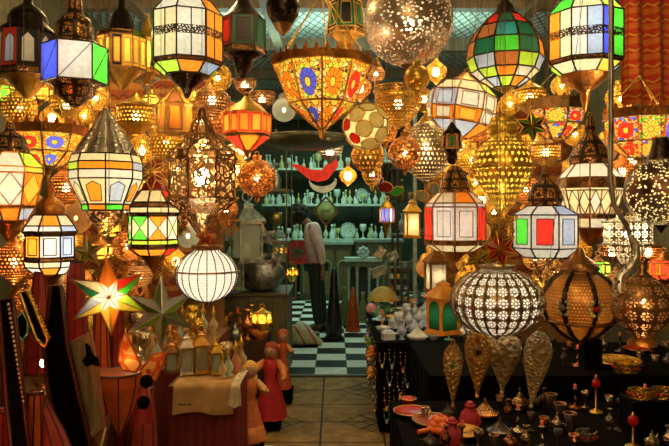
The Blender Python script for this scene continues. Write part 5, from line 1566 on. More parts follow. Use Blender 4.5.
# ---------- back wall: shelves with bottles
grn = m_wood((.14, .15, .07), .6)
gsh = metal((.5, .62, .58), .4, .1)
def wall_board(label, px0, px1, py, d=12.9, depth=.36):
    a, b = P(px0, py, d), P(px1, py, d)
    root = thing('glass_shelf', label, 'shelf', ((a.x + b.x) / 2, d + depth / 2, a.z))
    m = MB(); m.box((0, 0, -.02), (b.x - a.x, depth, .04), plain((.45, .58, .52), .3)); m.build('board', root)
    for sx in (-.4, 0, .4):
        m = MB(); m.bar((sx * (b.x - a.x), .15, -.04), (sx * (b.x - a.x), 13.6 - d - depth / 2, -.3), .012, drk); m.bar((sx * (b.x - a.x), .1, -.045), (sx * (b.x - a.x), 13.6 - d - depth / 2, -.045), .012, drk); m.build('bracket', root)
    return a, b
names = [('upper', 262, 386, 204, 19), ('lower', 272, 392, 239, 19), ('topmost', 262, 352, 168, 12), ('small right', 356, 396, 160, 6)]
pale = [clear_glass((.85, .95, .92), .45), plain((.62, .72, .68), .25), plain((.45, .6, .55), .2), clear_glass((.8, .9, .7), .5), plain((.5, .5, .2), .3)]
for nm, a_, b_, py, n_ in names:
    a, b = wall_board('thin pale %s shelf on the back wall lined with bottles' % nm, a_, b_, py)
    for k in range(n_):
        x = a.x + (b.x - a.x) * (k + .5) / n_
        kd = ('glass_bottle', 'goblet', 'glass_bottle', 'perfume_bottle')[(k * 7 + py) % 4]
        ware(kd, 'pale glass vessel, %s from the left on the %s back shelf' % (ordn[k] if k < 12 else '%dth' % (k + 1), nm), (x, 13.05 + .04 * (k % 3), a.z), .20 + .12 * rnd.random(), pale[(k * 3 + py) % 5], 'glassware on the back wall shelves', share=False)
        if k % 3 == 0:
            ware('glass_bottle', 'dim bottle behind the %s vessel of the %s back shelf' % (ordn[k] if k < 12 else '%dth' % (k + 1), nm), (x + .05, 13.2, a.z), .30, pale[(k + 2) % 5], 'second row bottles of the %s back shelf' % nm)
# plates and a clock-like disc leaning on the shelves
def disc(label, px, py, r, d, mat, rimm, name='display_plate', cat='plate', onwall=None):
    s = d / F; root = thing(name, label, cat, P(px, py, d))
    m = MB(); prof = [(0, .0), (r * s * .6, .0), (r * s, -.03), (r * s * .98, -.035), (r * s * .6, -.012), (0, -.012)]
    rows = [[(q * cos(2 * pi * k / 24), z, q * sin(2 * pi * k / 24)) for k in range(24)] for q, z in prof]
    m.grid(rows, mat, True); m.build('plate_face', root)
    m = MB(); m.torus((0, -.03, 0), r * s, .012, rimm, 24, 5, 'y'); m.build('rim', root)
    return root
disc('pale round plate leaning on the lower back shelf', 348, 231, 8, 13.1, plain((.45, .62, .55), .3), gsh)
disc('round grey plate near the end of the upper back shelf', 362, 195, 6, 13.1, plain((.4, .55, .5), .3), gsh)
# round sign in a diamond frame hanging over the aisle
def sign():
    d = 10.0; s = d / F; root = thing('round_sign', 'round green disc in a dark diamond frame hanging over the aisle', 'sign', P(326, 211, d))
    m = MB(); m.lathe([(0, -.015), (9 * s, -.015), (9 * s, .015), (0, .015)], plain((.36, .40, .14), .5), 28)
    o = m.build('disc', root, rot=(pi / 2, 0, 0))
    m = MB()
    q = [Vector((0, 0, 14 * s)), Vector((12.5 * s, 0, 0)), Vector((0, 0, -14 * s)), Vector((-12.5 * s, 0, 0))]
    for a, b in zip(q, q[1:] + q[:1]): m.bar(a, b, 1.4 * s, m_wood((.2, .07, .03)))
    m.torus((0, 0, 0), 9 * s, .8 * s, m_wood((.2, .07, .03)), 28, 6, 'y'); m.build('diamond_frame', root)
    m = MB()
    for i in range(5): m.box((-4 * s + i * 2 * s, -.02, 0), (1.2 * s, .006, (2.2 + (i % 2) * .8) * s), plain((.14, .15, .05), .5))
    m.build('lettering', root)
    cord(root, 0, 0, 14 * s)
sign()
# red curved bird ornament and white crescent
def hangshape(name, label, cat, pts, d, mat, th=.05):
    o = slab(name, label, cat, pts, d, th, mat)
    ys = min(p[1] for p in pts); xx = [p for p in pts if p[1] == ys][0]
    cxm = sum(p[0] for p in pts) / len(pts); yb = max(p[1] for p in pts)
    cord(o, (xx[0] - cxm) * d / F, 0, (yb - ys) * d / F)
    return o
hangshape('bird_ornament', 'bright red swooping bird shaped ornament hung over the aisle', 'ornament',
     [(290, 164), (300, 165), (312, 170), (322, 170), (330, 160), (337, 159), (338, 166), (334, 172), (327, 180), (318, 182), (310, 180), (300, 172)], 5.5, plain((.85, .03, .015), .5))
N = 12
hangshape('crescent_moon', 'white crescent moon ornament below the red bird shape', 'ornament',
     [(323 + 14 * cos(radians(a)), 181 + 12 * sin(radians(a))) for a in range(-8, 190, 18)] + [(322 + 13 * cos(radians(a)), 178 + 8.5 * sin(radians(a))) for a in range(180, -1, -18)], 6.2, plain((.62, .78, .80), .4))
cd = skin_cone('small orange cone lamp beside the white crescent', 344, 170, 182, 6, 6.0, orl, wt=1)
cord(cd, 0, 0, 12 * 6 / F)
# big dark tray hanging under the mosaic basket
s = 4.6 / F
root = thing('brass_tray', 'wide dark pierced metal tray lamp hanging below the mosaic basket', 'tray', P(306, 150, 4.6))
m = MB(); m.lathe([(0, 1 * s), (30 * s, 2 * s), (43 * s, 7 * s), (46 * s, 12 * s), (45 * s, 13 * s), (41 * s, 8.5 * s), (30 * s, 4 * s), (0, 3 * s)], pierced((.13, .15, .09), 'dots', 120, 24, .2), 48); m.build('tray_dish', root)
m = MB(); m.torus((0, 0, 12.5 * s), 45.5 * s, .9 * s, metal((.2, .2, .12)), 48, 6); m.build('rim', root)
m = MB()
for k in range(3):
    a = 2 * pi * k / 3 + .4; m.bar((45 * s * cos(a), 45 * s * sin(a), 12.5 * s), (0, 0, 110 * s), .003, drk)
m.build('chain', root); cord(root, 0, 0, 110 * s)

# counter cabinets along the back
def cabinet(label, px0, px1, d, ztop, depth, doors, pedim=True):
    x0, x1 = (px0 - CX) * d / F, (px1 - CX) * d / F
    root = thing('carved_cabinet', label, 'cabinet', ((x0 + x1) / 2, d + depth / 2, 0))
    W = x1 - x0; hy = -depth / 2
    m = MB(); m.box((0, 0, ztop / 2), (W, depth, ztop), grn); m.box((0, -.02, ztop + .02), (W + .06, depth + .06, .05), plain((.30, .42, .36), .4)); m.build('body', root)
    n = doors
    for k in range(n):
        cx = -W / 2 + W * (k + .5) / n; w = W / n * .8
        f = MB(); f.box((cx, hy - .012, ztop * .5), (w, .024, ztop * .8), m_wood((.22, .16, .06), .8)); 
        dr = f.build('door', root)
        a = MB()
        pts = [Vector((cx + w * .36 * cos(pi * i / 10), hy - .03, ztop * .62 + w * .36 * sin(pi * i / 10))) for i in range(11)]
        pts = [Vector((cx + w * .36, hy - .03, ztop * .15))] + pts + [Vector((cx - w * .36, hy - .03, ztop * .15))]
        a.tube(pts, .016, plain((.20, .26, .18), .4), 6); a.build('arch_moulding', dr)
        b = MB(); b.sphere((cx + w * .3, hy - .04, ztop * .45), .02, bra, 8); b.build('knob', dr)
    return root
cabinet('carved green cabinet with arched doors below the lower back shelf', 300, 352, 12.2, 1.05, .5, 3)
cabinet('carved cabinet with broad arched doors nearer the right side', 356, 402, 11.6, 1.12, .5, 2)
def fireplace():
    d = 10.9; x = (363 - CX) * d / F
    root = thing('carved_stand', 'carved stand with pale star crest and slim columns behind the orange cone', 'stand', (x, d, 0))
    m = MB(); m.box((0, 0, .86), (.62, .3, .06), plain((.5, .62, .55), .4)); m.box((0, 0, .78), (.54, .26, .08), grn); m.build('top', root)
    for sx in (-.24, -.1, .1, .24):
        m = MB(); m.lathe([(.04, 0), (.03, .06), (.022, .4), (.03, .7), (.04, .74)], plain((.35, .42, .32), .4), 10, c=(sx, -.08, 0)); m.build('leg', root)
    m = MB(); m.box((0, .08, .4), (.5, .02, .7), plain((.03, .035, .03), .5)); m.build('back_panel', root)
    m = MB()
    for k in range(8):
        a = 2 * pi * k / 8; m.sphere((cos(a) * .07, -.15, .98 + sin(a) * .07), .035, plain((.5, .62, .66), .4), 8)
    m.sphere((0, -.15, .98), .04, plain((.6, .7, .7), .4), 8); m.build('star_crest', root)
fireplace()
# red flag with green star
def flag():
    d = 11.3; a, b = P(289, 264, d), P(307, 241, d)
    root = thing('flag', 'red flag with green star hanging on the far left', 'flag', ((a.x + b.x) / 2, d, a.z))
    W, H = b.x - a.x, b.z - a.z
    m = MB(); rows = [[(-W / 2 + W * i / 10, .015 * sin(i * 1.3) + (.004 if sd else 0), H * j) for i in range(11)] for j in (0, 1) for sd in (0,)]
    m.grid(rows, plain((.60, .03, .03), .7), True, closed=False); m.build('cloth', root)
    st = MB(); p = [Vector((cos(pi / 2 + 4 * pi * k / 5) * H * .3, -.03, H / 2 + sin(pi / 2 + 4 * pi * k / 5) * H * .3)) for k in range(5)]
    for u, v in zip(p, p[1:] + p[:1]): st.bar(u, v, .012, plain((.03, .22, .08), .6))
    st.build('star_emblem', root)
    pl = MB(); pl.bar((-W / 2 - .03, 0, H + .01), (W / 2 + .03, 0, H + .01), .012, WOOD, 8); pl.bar((0, 0, H), (0, 0, CEIL - a.z), .003, drk); pl.build('rod', root)
flag()
# dark doorway cabinet beyond the man
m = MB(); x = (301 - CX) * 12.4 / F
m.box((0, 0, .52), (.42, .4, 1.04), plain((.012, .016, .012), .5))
for zz in (.05, 1.0): m.box((0, -.2, zz), (.42, .02, .04), m_wood((.35, .15, .04)))
for sx in (-.2, .2): m.box((sx, -.2, .52), (.03, .02, 1.0), m_wood((.35, .15, .04)))
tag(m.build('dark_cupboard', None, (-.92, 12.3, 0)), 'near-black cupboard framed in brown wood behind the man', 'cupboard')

# ---------- things on the checker floor
def floor_cone(name, label, px, yb, yt, w, mat, cat='lamp', prof=None):
    d = 1.6 * F / (yb - HY); s = d / F; H = (yb - yt) * s; W = w * s
    root = thing(name, label, cat, ((px - CX) * s, d, 0))
    prof = prof or [(.5, 0), (.48, .06), (.42, .3), (.32, .6), (.16, .9), (.08, 1.0), (0, 1.0)]
    m = MB(); m.lathe([(r * W, z * H) for r, z in prof], mat, 20); m.build('body', root)
    m = MB(); m.torus((0, 0, .012), W * .5, .014, mat, 20, 6); m.build('base_ring', root)
    return root
floor_cone('floor_lamp', 'orange skin floor lamp, tapered cone on the checker tiles', 353, 331, 287, 14, orl)
floor_cone('floor_vase', 'tall black pointed vase standing on the checker tiles', 334, 338, 268, 17, plain((.012, .014, .013), .3), 'vase', [(.4, 0), (.5, .08), (.46, .3), (.3, .55), (.22, .75), (.2, .9), (.12, 1), (0, 1)])
floor_cone('green_vase', 'olive green tall vase between the black vase and orange cone', 345, 325, 287, 11, plain((.14, .18, .05), .4), 'vase', [(.3, 0), (.5, .15), (.5, .4), (.2, .75), (.12, .9), (.2, 1), (0, 1)])
floor_cone('green_vase', 'olive vase standing right of the orange cone', 363, 322, 292, 10, plain((.16, .17, .06), .4), 'vase', [(.3, 0), (.5, .2), (.4, .5), (.16, .8), (.2, 1), (0, 1)])
# striped sack lamp lying on the floor
def sack():
    d = 8.0; root = thing('striped_pouf', 'cream leather cushion with red stripes slumped on the checker floor', 'cushion', (P(303, 0, d).x, d, 0), rz=.3)
    t = NT('striped_skin'); s_ = t.sep(t.obj())
    f = t.m('FRACT', t.m('ADD', t.m('MULTIPLY', s_[0], 7.0), t.m('MULTIPLY', s_[2], 4.0)))
    mt = t.done(t.prin(t.mix(t.m('LESS_THAN', f, .18), (.52, .46, .30), (.40, .08, .04)), .6))
    m = MB(); P_ = [Vector((-.16, 0, .17)), Vector((-.08, 0, .16)), Vector((.02, -.03, .12)), Vector((.12, -.06, .07)), Vector((.22, -.1, .03))]
    m.tube(P_, [.05, .15, .13, .07, .025], mt, 18); m.build('body', root)
    n_ = MB(); n_.sphere((-.19, 0, .17), .04, plain((.4, .1, .05), .6), 10); n_.build('knot', root)
sack()
# trodden letters on one white tile
m = MB(); x = -.16
tm = plain((.05, .07, .06), .6)
for i in range(8):
    a0 = i * .7; m.tube([(x + i * .034, 7.66 + .05 * sin(a0), .004), (x + .018 + i * .034, 7.74 - .04 * cos(a0), .004), (x + .03 + i * .034, 7.68 + .04 * sin(a0 * 2), .004)], .006, tm, 4)
tag(m.build('floor_inscription'), 'dark scribbled inscription on one white floor tile before the black vase', 'inscription')

# ---------- centre-right stall
RD = 4.75
root = thing('jewellery_stand', 'black draped jewellery stand along the aisle, silver trinkets on top', 'stand', (.86, 5.6, 0))
m = MB(); m.box((0, 0, .315), (1.06, 1.6, .63), blackc); m.build('body', root)
m = MB(); m.box((0, 0, .645), (1.10, 1.64, .03), blackc); m.build('counter_top', root)
kinds = ['trinket_box', 'teapot', 'bowl', 'brass_vase', 'candle_holder', 'goblet', 'tagine']
tm_ = [plain((.55, .62, .75), .3), metal((.75, .78, .8), .3, .5), plain((.70, .72, .72), .3), metal(GOLD, .3), plain((.12, .35, .2), .3), plain((.35, .42, .7), .3), plain((.6, .35, .2), .3), metal(COPPER)]
colname = ['blue grey', 'silver', 'white', 'gold', 'green', 'blue', 'terracotta', 'copper']
rowname = ['front row', 'second row', 'middle row', 'fourth row', 'fifth row', 'back row']
for r_ in range(6):
    for k in range(9):
        kd = kinds[(k * 3 + r_ * 2) % 7]; c = (k * 5 + r_ * 3) % 8
        if c in (3, 7, 6) and (k + r_) % 2: c = 0
        h = {'trinket_box': .085, 'teapot': .13, 'bowl': .05, 'brass_vase': .15, 'candle_holder': .16, 'goblet': .14, 'tagine': .11}[kd] * rnd.uniform(.9, 1.2)
        ware(kd, '%s %s in the %s of the black stand, %s from the aisle' % (colname[c], kd.replace('brass_', '').replace('_', ' '), rowname[r_], ordn[k]),
             (.40 + k * .115 + rnd.uniform(-.01, .01), 4.9 + r_ * .26, .661), h, tm_[c], 'trinkets on the black jewellery stand', share=False, rz=rnd.uniform(0, .8))
# golden umbrella dome and pink ball on the stand
d = 6.25; s = d / F
root = thing('parasol', 'small gold cloth parasol standing over the trinkets', 'parasol', (P(383, 0, d).x, d, .661))
m = MB(); H = P(0, 286, d).z - .66
m.lathe([(17 * s, H - 14 * s), (13 * s, H - 7 * s), (7 * s, H - 2 * s), (0, H)], plain((.45, .36, .08), .6), 16, flute=(8, .08)); m.build('canopy', root)
m = MB(); m.bar((0, 0, 0), (0, 0, H), .008, WOOD, 8); m.build('pole', root)
m = MB(); m.sphere((0, 0, .055), .055, plain((.75, .35, .42), .5), 16); o = m.build('pink_ball', None, (P(375, 0, 5.95).x - .02, 6.13, .661)); tag(o, 'pink ball half hidden under the gold parasol', 'ball')
# hanging strings of beads and charms on the front of the stand
def strand(x, y, z0, L, n, mat, face, label, group):
    root = thing('bead_necklace', label, 'necklace', (x, y, z0 - L), group, rz=face, share=True)
    m = MB(); w = .018 + .012 * ((n * 7) % 3)
    pts = [(-w, -.004, L), (-w * 1.05, -.006, L * .5), (-w * .6, -.008, L * .12), (0, -.01, 0.0), (w * .6, -.008, L * .12), (w * 1.05, -.006, L * .5), (w, -.004, L)]
    m.tube(pts, .0018, drk, 4); m.build('thread', root)
    b = MB()
    P_ = [Vector(p) for p in pts]
    for i in range(n):
        t = i / (n - 1.0) * 6; k = min(5, int(t)); v = P_[k].lerp(P_[k + 1], t - k)
        b.sphere(v, .0055 + .003 * ((i * 5) % 3 == 0), mat[(i * 3) % len(mat)], 6)
    b.sphere((0, -.012, -.012), .013, mat[0], 8); b.build('beads', root)
bm = [[metal((.8, .78, .7), .25), metal(GOLD, .25)], [metal((.85, .8, .7), .2), metal((.3, .3, .28), .2)], [metal(GOLD, .25), plain((.4, .12, .03), .3)], [metal((.7, .75, .72), .25), plain((.05, .25, .15), .3)]]
lb = ['silver and gold', 'silver and red', 'gold and amber', 'silver and green']
for r_ in range(4):
    for k in range(15):
        c = (k * 3 + r_) % 4
        strand(.37 + k * .068 + .03 * (r_ % 2) + rnd.uniform(-.02, .02), 4.795, .61 - r_ * .14 - rnd.uniform(0, .04), rnd.uniform(.06, .16), 15, bm[c], 0, '%s bead string, %s in the %s tier of the stand front' % (lb[c], ordn[k] if k < 12 else '%dth' % (k + 1), ['top', 'second', 'third', 'bottom'][r_]), '%s bead strings on the black stand front' % lb[c])
for r_ in range(3):
    for k in range(9):
        c = (k + r_) % 4
        strand(.322, 4.95 + k * .165, .60 - r_ * .18, .12, 15, bm[c], -pi / 2, '%s bead string, %s back in the %s tier, aisle side' % (lb[c], ordn[k], ['top', 'middle', 'bottom'][r_]), '%s bead strings on the aisle side' % lb[c])

# shelf with mirrors and frames deeper on the right
shelf_unit('storage_shelf', 'dark crowded shelving deep on the right of the aisle', .78, 1.8, 8.2, 9.0, (.45, .9, 1.35, 1.8, 2.25), DWOOD)
for li, z in enumerate((.45, .9, 1.35, 1.8, 2.25)):
    for k in range(5):
        kd = ('teapot', 'glass_bottle', 'bowl', 'trinket_box', 'brass_vase')[(k + li * 2) % 5]
        h = {'bowl': .09, 'trinket_box': .16, 'teapot': .15}.get(kd, .27)
        ware(kd, '%s on the %s board of the dark right shelving, %s from the aisle' % (kd.replace('_', ' ').replace('brass ', 'dull '), lev[li], ordn[k]),
             (.88 + k * .19, 8.42, z), h, (sm_, gw, tm_[0], gm, tm_[2])[(k * 2 + li) % 5], 'wares on the dark right shelving', share=False)
def frame_tilt(label, px, py, w, h, d, ang, face):
    s = d / F; root = thing('picture_frame', label, 'frame', P(px, py, d), tilt=(0, ang))
    m = MB(); m.box((0, 0, 0), (w * s, .01, h * s), face); m.build('mirror_glass', root)
    f = MB()
    for sx, sz, a, b in ((0, 1, w + 2, 1.6), (0, -1, w + 2, 1.6), (1, 0, 1.6, h), (-1, 0, 1.6, h)):
        f.box((sx * w / 2 * s, -.005, sz * h / 2 * s), (a * s, .03, b * s), metal((.6, .62, .4), .4))
    f.build('border', root)
frame_tilt('small silvery frame tilted steeply on the dark right shelving', 380, 253, 7, 11, 8.183, .6, metal((.8, .88, .85), .2))
frame_tilt('pale frame leaning next to the steeply tilted one', 393, 256, 9, 7, 8.183, -.5, metal((.75, .85, .9), .2))
frame_tilt('wide olive edged frame tilted low on the right shelving', 380, 271, 17, 8, 8.183, -.35, metal((.5, .6, .5), .25))
def crate_rack():
    d = 7.7; root = thing('spice_rack', 'narrow dark rack with small square cells, right of the aisle', 'rack', ((398 - CX) * d / F, d, 0))
    m = MB(); W = .24; z1 = P(0, 262, d).z
    for i in range(4): m.box((-W / 2 + W * i / 3, 0, z1 / 2), (.012, .14, z1), m_wood((.16, .13, .07)))
    for i in range(8): m.box((0, 0, z1 * (i + .5) / 8), (W, .14, .012), m_wood((.16, .13, .07)))
    m.build('cells', root)
    for i in range(21):
        b = MB(); b.box((0, 0, .025), (.04, .05, .05), tm_[i % 8]); b.build('cell_tin', root, (-W / 3 + W / 3 * (i % 3), -.02, z1 * (i // 3 + .5) / 8 + .006))
crate_rack()
m = MB(); x = (415 - CX) * 6.55 / F
m.bar((x, 6.55, 0), (x, 6.55, CEIL), .022, plain((.32, .42, .40), .4), 10)
tag(m.build('support_pole'), 'pale grey green upright pole behind the black stand', 'pole')

# ---------- near right tables, all black cloth
table('display_table', 'black clothed table nearest the camera on the right', .30, 2.1, 2.6, 3.5, .60, blackc, DWOOD, blackc)
table('raised_table', 'taller black clothed table behind the near right one', .52, 2.2, 3.56, 4.5, .72, blackc, DWOOD, blackc)
redp = plain((.38, .008, .008), .2); orp = plain((.80, .14, .008), .45); bluep = plain((.35, .55, .62), .25); darkp = plain((.04, .025, .02), .2); crm = plain((.7, .62, .35), .35)
W_ = lambda kd, lab, px, d, z, h, mt, rz=0.0, cat=None: ware(kd, lab, on(px, d, z), h, mt, None, False, cat, rz)
Z1, Z2 = .601, .721
W_('plate', 'glossy red dish at the aisle corner of the near table', 412, 3.25, Z1, .045, redp)
W_('bowl', 'deep red bowl just behind the red dish', 408, 3.42, Z1, .035, redp)
W_('bowl', 'pale blue glazed bowl at the very bottom of the picture', 395, 2.68, Z1 + .0, .03, bluep)
W_('plate', 'dark dish heaped with copper and red jewellery', 434, 3.1, Z1, .05, plain((.30, .08, .04), .3))
W_('plate', 'gilt rimmed dish right of the heaped one', 462, 2.95, Z1, .045, metal(BRASS, .3))
W_('tagine', 'dark gilded tagine in the middle of the near table', 485, 3.2, Z1, .10, metal(BRONZE, .25))
W_('tagine', 'small black and gold tagine on the near table', 500, 2.95, Z1, .085, darkp)
W_('teapot', 'dark tea pot with gold glints, near table', 520, 3.3, Z1, .12, metal((.35, .22, .1), .2))
for k, (px, d) in enumerate([(551, 3.32), (560, 3.15), (570, 3.0)]):
    W_('tea_glass', ['first', 'second', 'third'][k] + ' red rimmed tea glass in the slanting row of three', px, d, Z1, .085, darkp)
W_('bangle', 'wide silver cuff with stones lying in front of the tea glasses', 586, 2.9, Z1, .05, metal((.8, .65, .5), .25), .4, 'cuff')
W_('bowl', 'orange bowl at the bottom edge under the cuff', 595, 2.66, Z1, .03, orp)
W_('bowl', 'red orange bowl overlapping the orange one', 603, 2.63, Z1 + .001, .028, plain((.6, .1, .04), .3))
W_('plate', 'golden engraved plate on the taller black table', 615, 3.8, Z2 + .0, .07, metal(GOLD, .25, .8))
W_('bangle', 'gold cuff bracelet, left one of the two on the taller table', 627, 3.65, Z2, .075, metal(GOLD, .25, .8), .2, 'cuff')
W_('bangle', 'square gold cuff bracelet in front of the other', 641, 2.95, Z1 + .17, .055, metal(GOLD, .25, .8), -.3, 'cuff')
W_('bangle', 'gold cuff bracelet cut by the right frame edge', 664, 3.1, Z1 + .13, .06, metal(GOLD, .25, .8), .1, 'cuff')
W_('plate', 'small red glazed dish above the gold cuffs', 636, 4.2, Z2, .04, redp)
def stand_block(px, d, z0, z1, w, label):
    m = MB(); h = z1 - z0 - .002; m.box((0, 0, h / 2), (w, w, h), blackc); m.lathe([(w * .55, 0), (w * .55, .006), (0, .006)], blackc, 20)
    p = on(px, d, z0); o = m.build('stand_block', None, p); tag(o, label, 'stand')
stand_block(641, 2.95, Z1, Z1 + .17, .14, 'black riser block under the square gold cuff')
stand_block(664, 3.1, Z1, Z1 + .13, .13, 'black riser block under the edge cuff')
# pale handled basket-dish
p = on(590, 3.75, Z2); root = thing('handled_dish', 'pale oval dish with a hoop handle on a dark riser', 'dish', (p.x, p.y, Z2 + .17))
m = MB(); m.lathe([(.02, 0), (.06, .02), (.085, .05), (.08, .05), (.05, .025), (0, .02)], crm, 22, squash=.6); m.build('dish', root)
m = MB(); m.tube([(-.07 * cos(pi * i / 10), 0, .045 + .06 * sin(pi * i / 10)) for i in range(11)], .004, crm, 6); m.build('handle', root)
stand_block(590, 3.75, Z2, Z2 + .169, .10, 'black riser block under the pale handled dish')
# red bead lamps with stems
for (px, d, z, h, lab) in [(596, 3.3, Z1, .19, 'thin candle stand with a red glass bead beside the tea glasses'), (633, 2.8, Z1, .15, 'short candle stand with a red glass bead in the front right')]:
    r = thing('bead_stand', lab, 'candle stand', on(px, d, z))
    m = MB(); m.lathe([(.035, 0), (.03, .008), (.005, .015), (.004, h * .7)], metal(BRASS, .25), 14); m.build('stem', r)
    m = MB(); m.sphere((0, 0, h * .76), .022, glass('R'), 14, 1.1); m.build('glass_bead', r)
    m = MB(); m.lathe([(.004, h * .84), (.01, h * .88), (.003, h), (0, h)], metal(BRASS, .25), 10); m.build('finial', r)
# orange cloth flower and the red tied tassel under the cone lamps
def flower(label, px, d, z, r, mt, mt2):
    root = thing('fabric_flower', label, 'flower', on(px, d, z))
    m = MB()
    for ring, (n, R, h) in enumerate(((7, 1.0, .25), (6, .7, .5), (4, .4, .75))):
        for k in range(n):
            a = 2 * pi * k / n + ring * .5
            c = Vector((cos(a) * R * r * .6, sin(a) * R * r * .6, r * h))
            m.sphere(c, r * .42, mt if (k + ring) % 3 else mt2, 10, .7)
    m.build('petals', root)
    m = MB(); m.sphere((0, 0, r * .95), r * .22, mt2, 8); m.build('heart', root)
    m = MB(); m.tube([(0, 0, .02), (-r * .8, -r * .3, .015), (-r * 1.6, -r * .6, .01)], .012, mt, 6); m.build('stem', root)
flower('orange cloth rose lying under the slim bronze cone lamp', 441, 3.0, Z1, .07, orp, plain((.7, .1, .02), .4))
for (y_, z_, c_, nm_) in [(4.95, .56, (.80, .20, .03), 'orange'), (5.1, .50, (.75, .70, .55), 'cream'), (5.05, .38, (.85, .38, .08), 'amber'), (5.3, .56, (.10, .30, .08), 'green'), (5.35, .44, (.60, .03, .05), 'crimson'), (5.6, .55, (.45, .50, .75), 'pale blue')]:
    fr_ = thing('fabric_flower', '%s cloth blossom pinned to the aisle side of the black stand' % nm_, 'flower', (.285, y_, z_), 'cloth blossoms on the stand side')
    m = MB()
    for k in range(7): m.sphere((.008 * sin(k * 2.1), .028 * cos(2 * pi * k / 7), .028 * sin(2 * pi * k / 7)), .021, plain(c_, .6), 8, 1.0)
    m.build('petals', fr_)
    m = MB(); m.sphere((-.02, 0, 0), .014, plain((.8, .6, .1), .5), 8); m.build('heart', fr_)
def tassel(label, px, d, z):
    root = thing('red_tassel', label, 'tassel', on(px, d, z))
    m = MB(); m.lathe([(.05, 0), (.055, .02), (.04, .06), (.012, .09), (.02, .1), (.012, .11), (0, .11)], plain((.5, .02, .04), .6), 18, flute=(12, .15)); m.build('skirt', root)
    m = MB(); m.torus((0, 0, .09), .02, .008, redp, 16, 6); m.build('knot', root)
tassel('dark red tassel under the golden cone lamp', 470, 3.1, Z1)
tassel('small dark red tassel beside the orange rose', 452, 2.85, Z1)
# dark metal ware lost in shadow, glinting
sh = [metal((.5, .4, .25), .18, .9, 60), metal((.6, .55, .45), .15, .9, 60), darkp, metal((.45, .18, .08), .2, .9, 60)]
shn = ['bronze', 'pewter', 'black', 'copper']
ix = 0
for r_, (d, z, xs) in enumerate([(3.38, Z1, [500, 534, 544, 575, 585, 609, 621, 633, 645, 657, 669]), (3.02, Z1, [518, 531, 544, 557, 610, 622, 648, 676]), (2.78, Z1, [430, 446, 462, 478, 494, 510, 526, 542, 558, 574, 652, 668]), (3.8, Z2, [512, 528, 546, 564, 578, 640, 655, 668]), (4.2, Z2, [520, 537, 553, 570, 587, 604, 620, 652, 666]), (3.18, Z1, [425, 448, 508])]):
    for k, px in enumerate(xs):
        kd = ('tea_glass', 'candle_holder', 'teapot', 'goblet', 'brass_vase')[(k * 2 + r_) % 5]; c = (k + r_) % 4
        h = {'tea_glass': .06, 'candle_holder': .12, 'teapot': .08, 'goblet': .085, 'brass_vase': .10}[kd]
        ware(kd, '%s %s, %s in the %s of the black right tables' % (shn[c], kd.replace('brass_', '').replace('_', ' '), ordn[k], ['glass row', 'cuff row', 'frontmost row', 'upper table row', 'upper table back row', 'tagine row'][r_]),
             on(px, d, z), h, sh[c], 'dark metalware on the black tables', share=False, rz=k * .7)

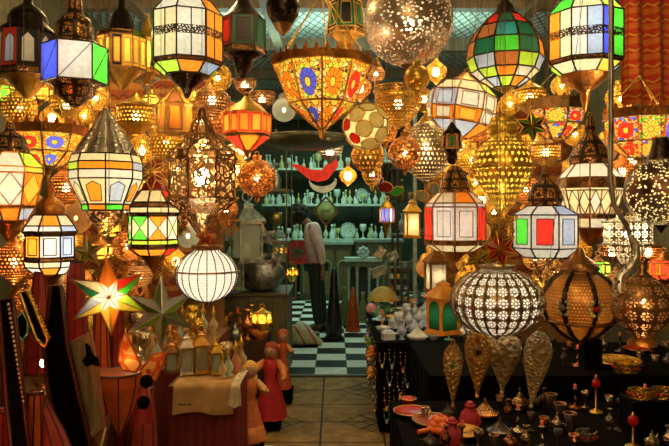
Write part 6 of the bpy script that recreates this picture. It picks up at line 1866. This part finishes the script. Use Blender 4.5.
# ---------- the man
def person():
    d = 9.05; s = d / F
    root = thing('person', 'man in pale pink shirt and dark trousers standing bent over in the aisle', 'person', (P(318, 0, d).x, d, 0))
    def L(px, py, y=0.0): v = P(px, py, d); return Vector((v.x - root.location.x, y, v.z))
    skin = plain((.30, .16, .09), .6)
    def skinned(name, nodes, edges, mat, sub=2):
        me = bpy.data.meshes.new(name); me.from_pydata([tuple(n[0]) for n in nodes], edges, []); me.update()
        o = bpy.data.objects.new(name, me); COL.objects.link(o); o.parent = root
        sk = o.modifiers.new('skin', 'SKIN'); sk.use_smooth_shade = True
        sv = me.skin_vertices[0].data
        for i, n in enumerate(nodes):
            r = n[1]; sv[i].radius = (r, r) if not isinstance(r, tuple) else r
            sv[i].use_root = (i == 0)
        m2 = o.modifiers.new('sub', 'SUBSURF'); m2.levels = sub; m2.render_levels = sub
        me.materials.append(mat); return o
    SW = .18; HW = .09
    pel = L(316, 268); ch = L(314, 236); nk = L(307, 222); hd = L(299, 216); hd2 = L(295, 219)
    def arm(y):
        sh_ = L(313, 228, y); el = L(320, 248, y * 1.15); wr = L(323, 266, y * 1.05); hn = L(323, 273, y * 1.05)
        return sh_, el, wr, hn
    def leg(y, dx):
        return L(316, 270, y), L(315 + dx, 297, y), L(318 + dx, 324, y), L(318 + dx, 328.5, y), L(309 + dx, 329, y)
    N = [(pel, (.10, .085)), (ch, (.15, .11)), (nk, .06), (hd, .095), (hd2, .075)]; E = [(0, 1), (1, 2), (2, 3), (3, 4)]
    for y in (-SW, SW):
        a = arm(y); b = len(N)
        N += [(a[0], .06), (a[1], .045), (a[2], .032), (a[3], (.035, .02))]; E += [(1, b), (b, b+1), (b+1, b+2), (b+2, b+3)]
        for f in range(4):
            tip = a[3] + Vector((.02 * (f - 1.5), 0, -.085 - .01 * (f in (1, 2)))); N.append((tip, .009)); E.append((b + 3, len(N) - 1))
        N.append((a[3] + Vector((-.04, -.02, -.03)), .01)); E.append((b + 3, len(N) - 1))
    for y, dx in ((-HW, 1), (HW, 5)):
        l = leg(y, dx); b = len(N)
        N += [(l[0], .085), (l[1], .06), (l[2], .04), (l[3], .035), (l[4], .028)]; E += [(0, b), (b, b+1), (b+1, b+2), (b+2, b+3), (b+3, b+4)]
    skinned('body', N, E, skin)
    # face: nose, eyes, ear
    f = MB(); f.sphere(hd2 + Vector((-.07, 0, -.05)), .017, skin, 8)
    for y in (-1, 1): f.sphere(hd2 + Vector((-.055, y * .03, -.015)), .012, plain((.8, .8, .75), .4), 8)
    for y in (-1, 1): f.sphere(hd + Vector((.01, y * .09, -.02)), .022, skin, 8)
    f.build('face', root)
    h = MB(); h.sphere(hd + Vector((.0, 0, .03)), .135, plain((.018, .014, .012), .7, 0, .8, 60), 18, 1.0)
    for k in range(26):
        a = rnd.uniform(0, 6.28); e = rnd.uniform(-.4, 1.4); h.sphere(hd + Vector((-.01 + cos(a) * cos(e) * .11, sin(a) * cos(e) * .12, .03 + sin(e) * .11)), .05, plain((.018, .014, .012), .7, 0, .8, 60), 8)
    for k in range(8): h.sphere(hd + Vector((-.05 - .01 * k, .07 * sin(k * 2), -.02 - .014 * k)), .045, plain((.018, .014, .012), .7, 0, .8, 60), 8)
    h.build('hair', root)
    # shirt
    shm = plain((.92, .60, .58), .75, 0, .4, 12, .12)
    N = [(L(316, 270), (.165, .14)), (L(315, 250), (.16, .135)), (ch, (.185, .15)), (L(309, 225), .095)]; E = [(0, 1), (1, 2), (2, 3)]
    for y in (-SW, SW):
        a = arm(y); b = len(N)
        N += [(a[0], .10), (a[1], .068), (a[2].lerp(a[1], .08), .05)]; E += [(2, b), (b, b+1), (b+1, b+2)]
    skinned('shirt', N, E, shm)
    trm_ = plain((.02, .028, .022), .7)
    N = [(L(316, 257), (.17, .14))]; E = []
    for y, dx in ((-HW, 1), (HW, 5)):
        l = leg(y, dx); b = len(N)
        N += [(l[0], .11), (l[1], .085), (l[2] + Vector((0, 0, .0)), .07)]; E += [(0, b), (b, b+1), (b+1, b+2)]
    skinned('trousers', N, E, trm_)
    for y, dx in ((-HW, 1), (HW, 5)):
        l = leg(y, dx); m = MB(); m.tube([Vector((l[3].x + .05, y, .045)), Vector((l[3].x, y, .045)), Vector((l[4].x, y, .038)), Vector((l[4].x - .07, y, .03))], [.04, .045, .04, .022], plain((.05, .03, .02), .4), 12); m.build('shoe', root)
person()
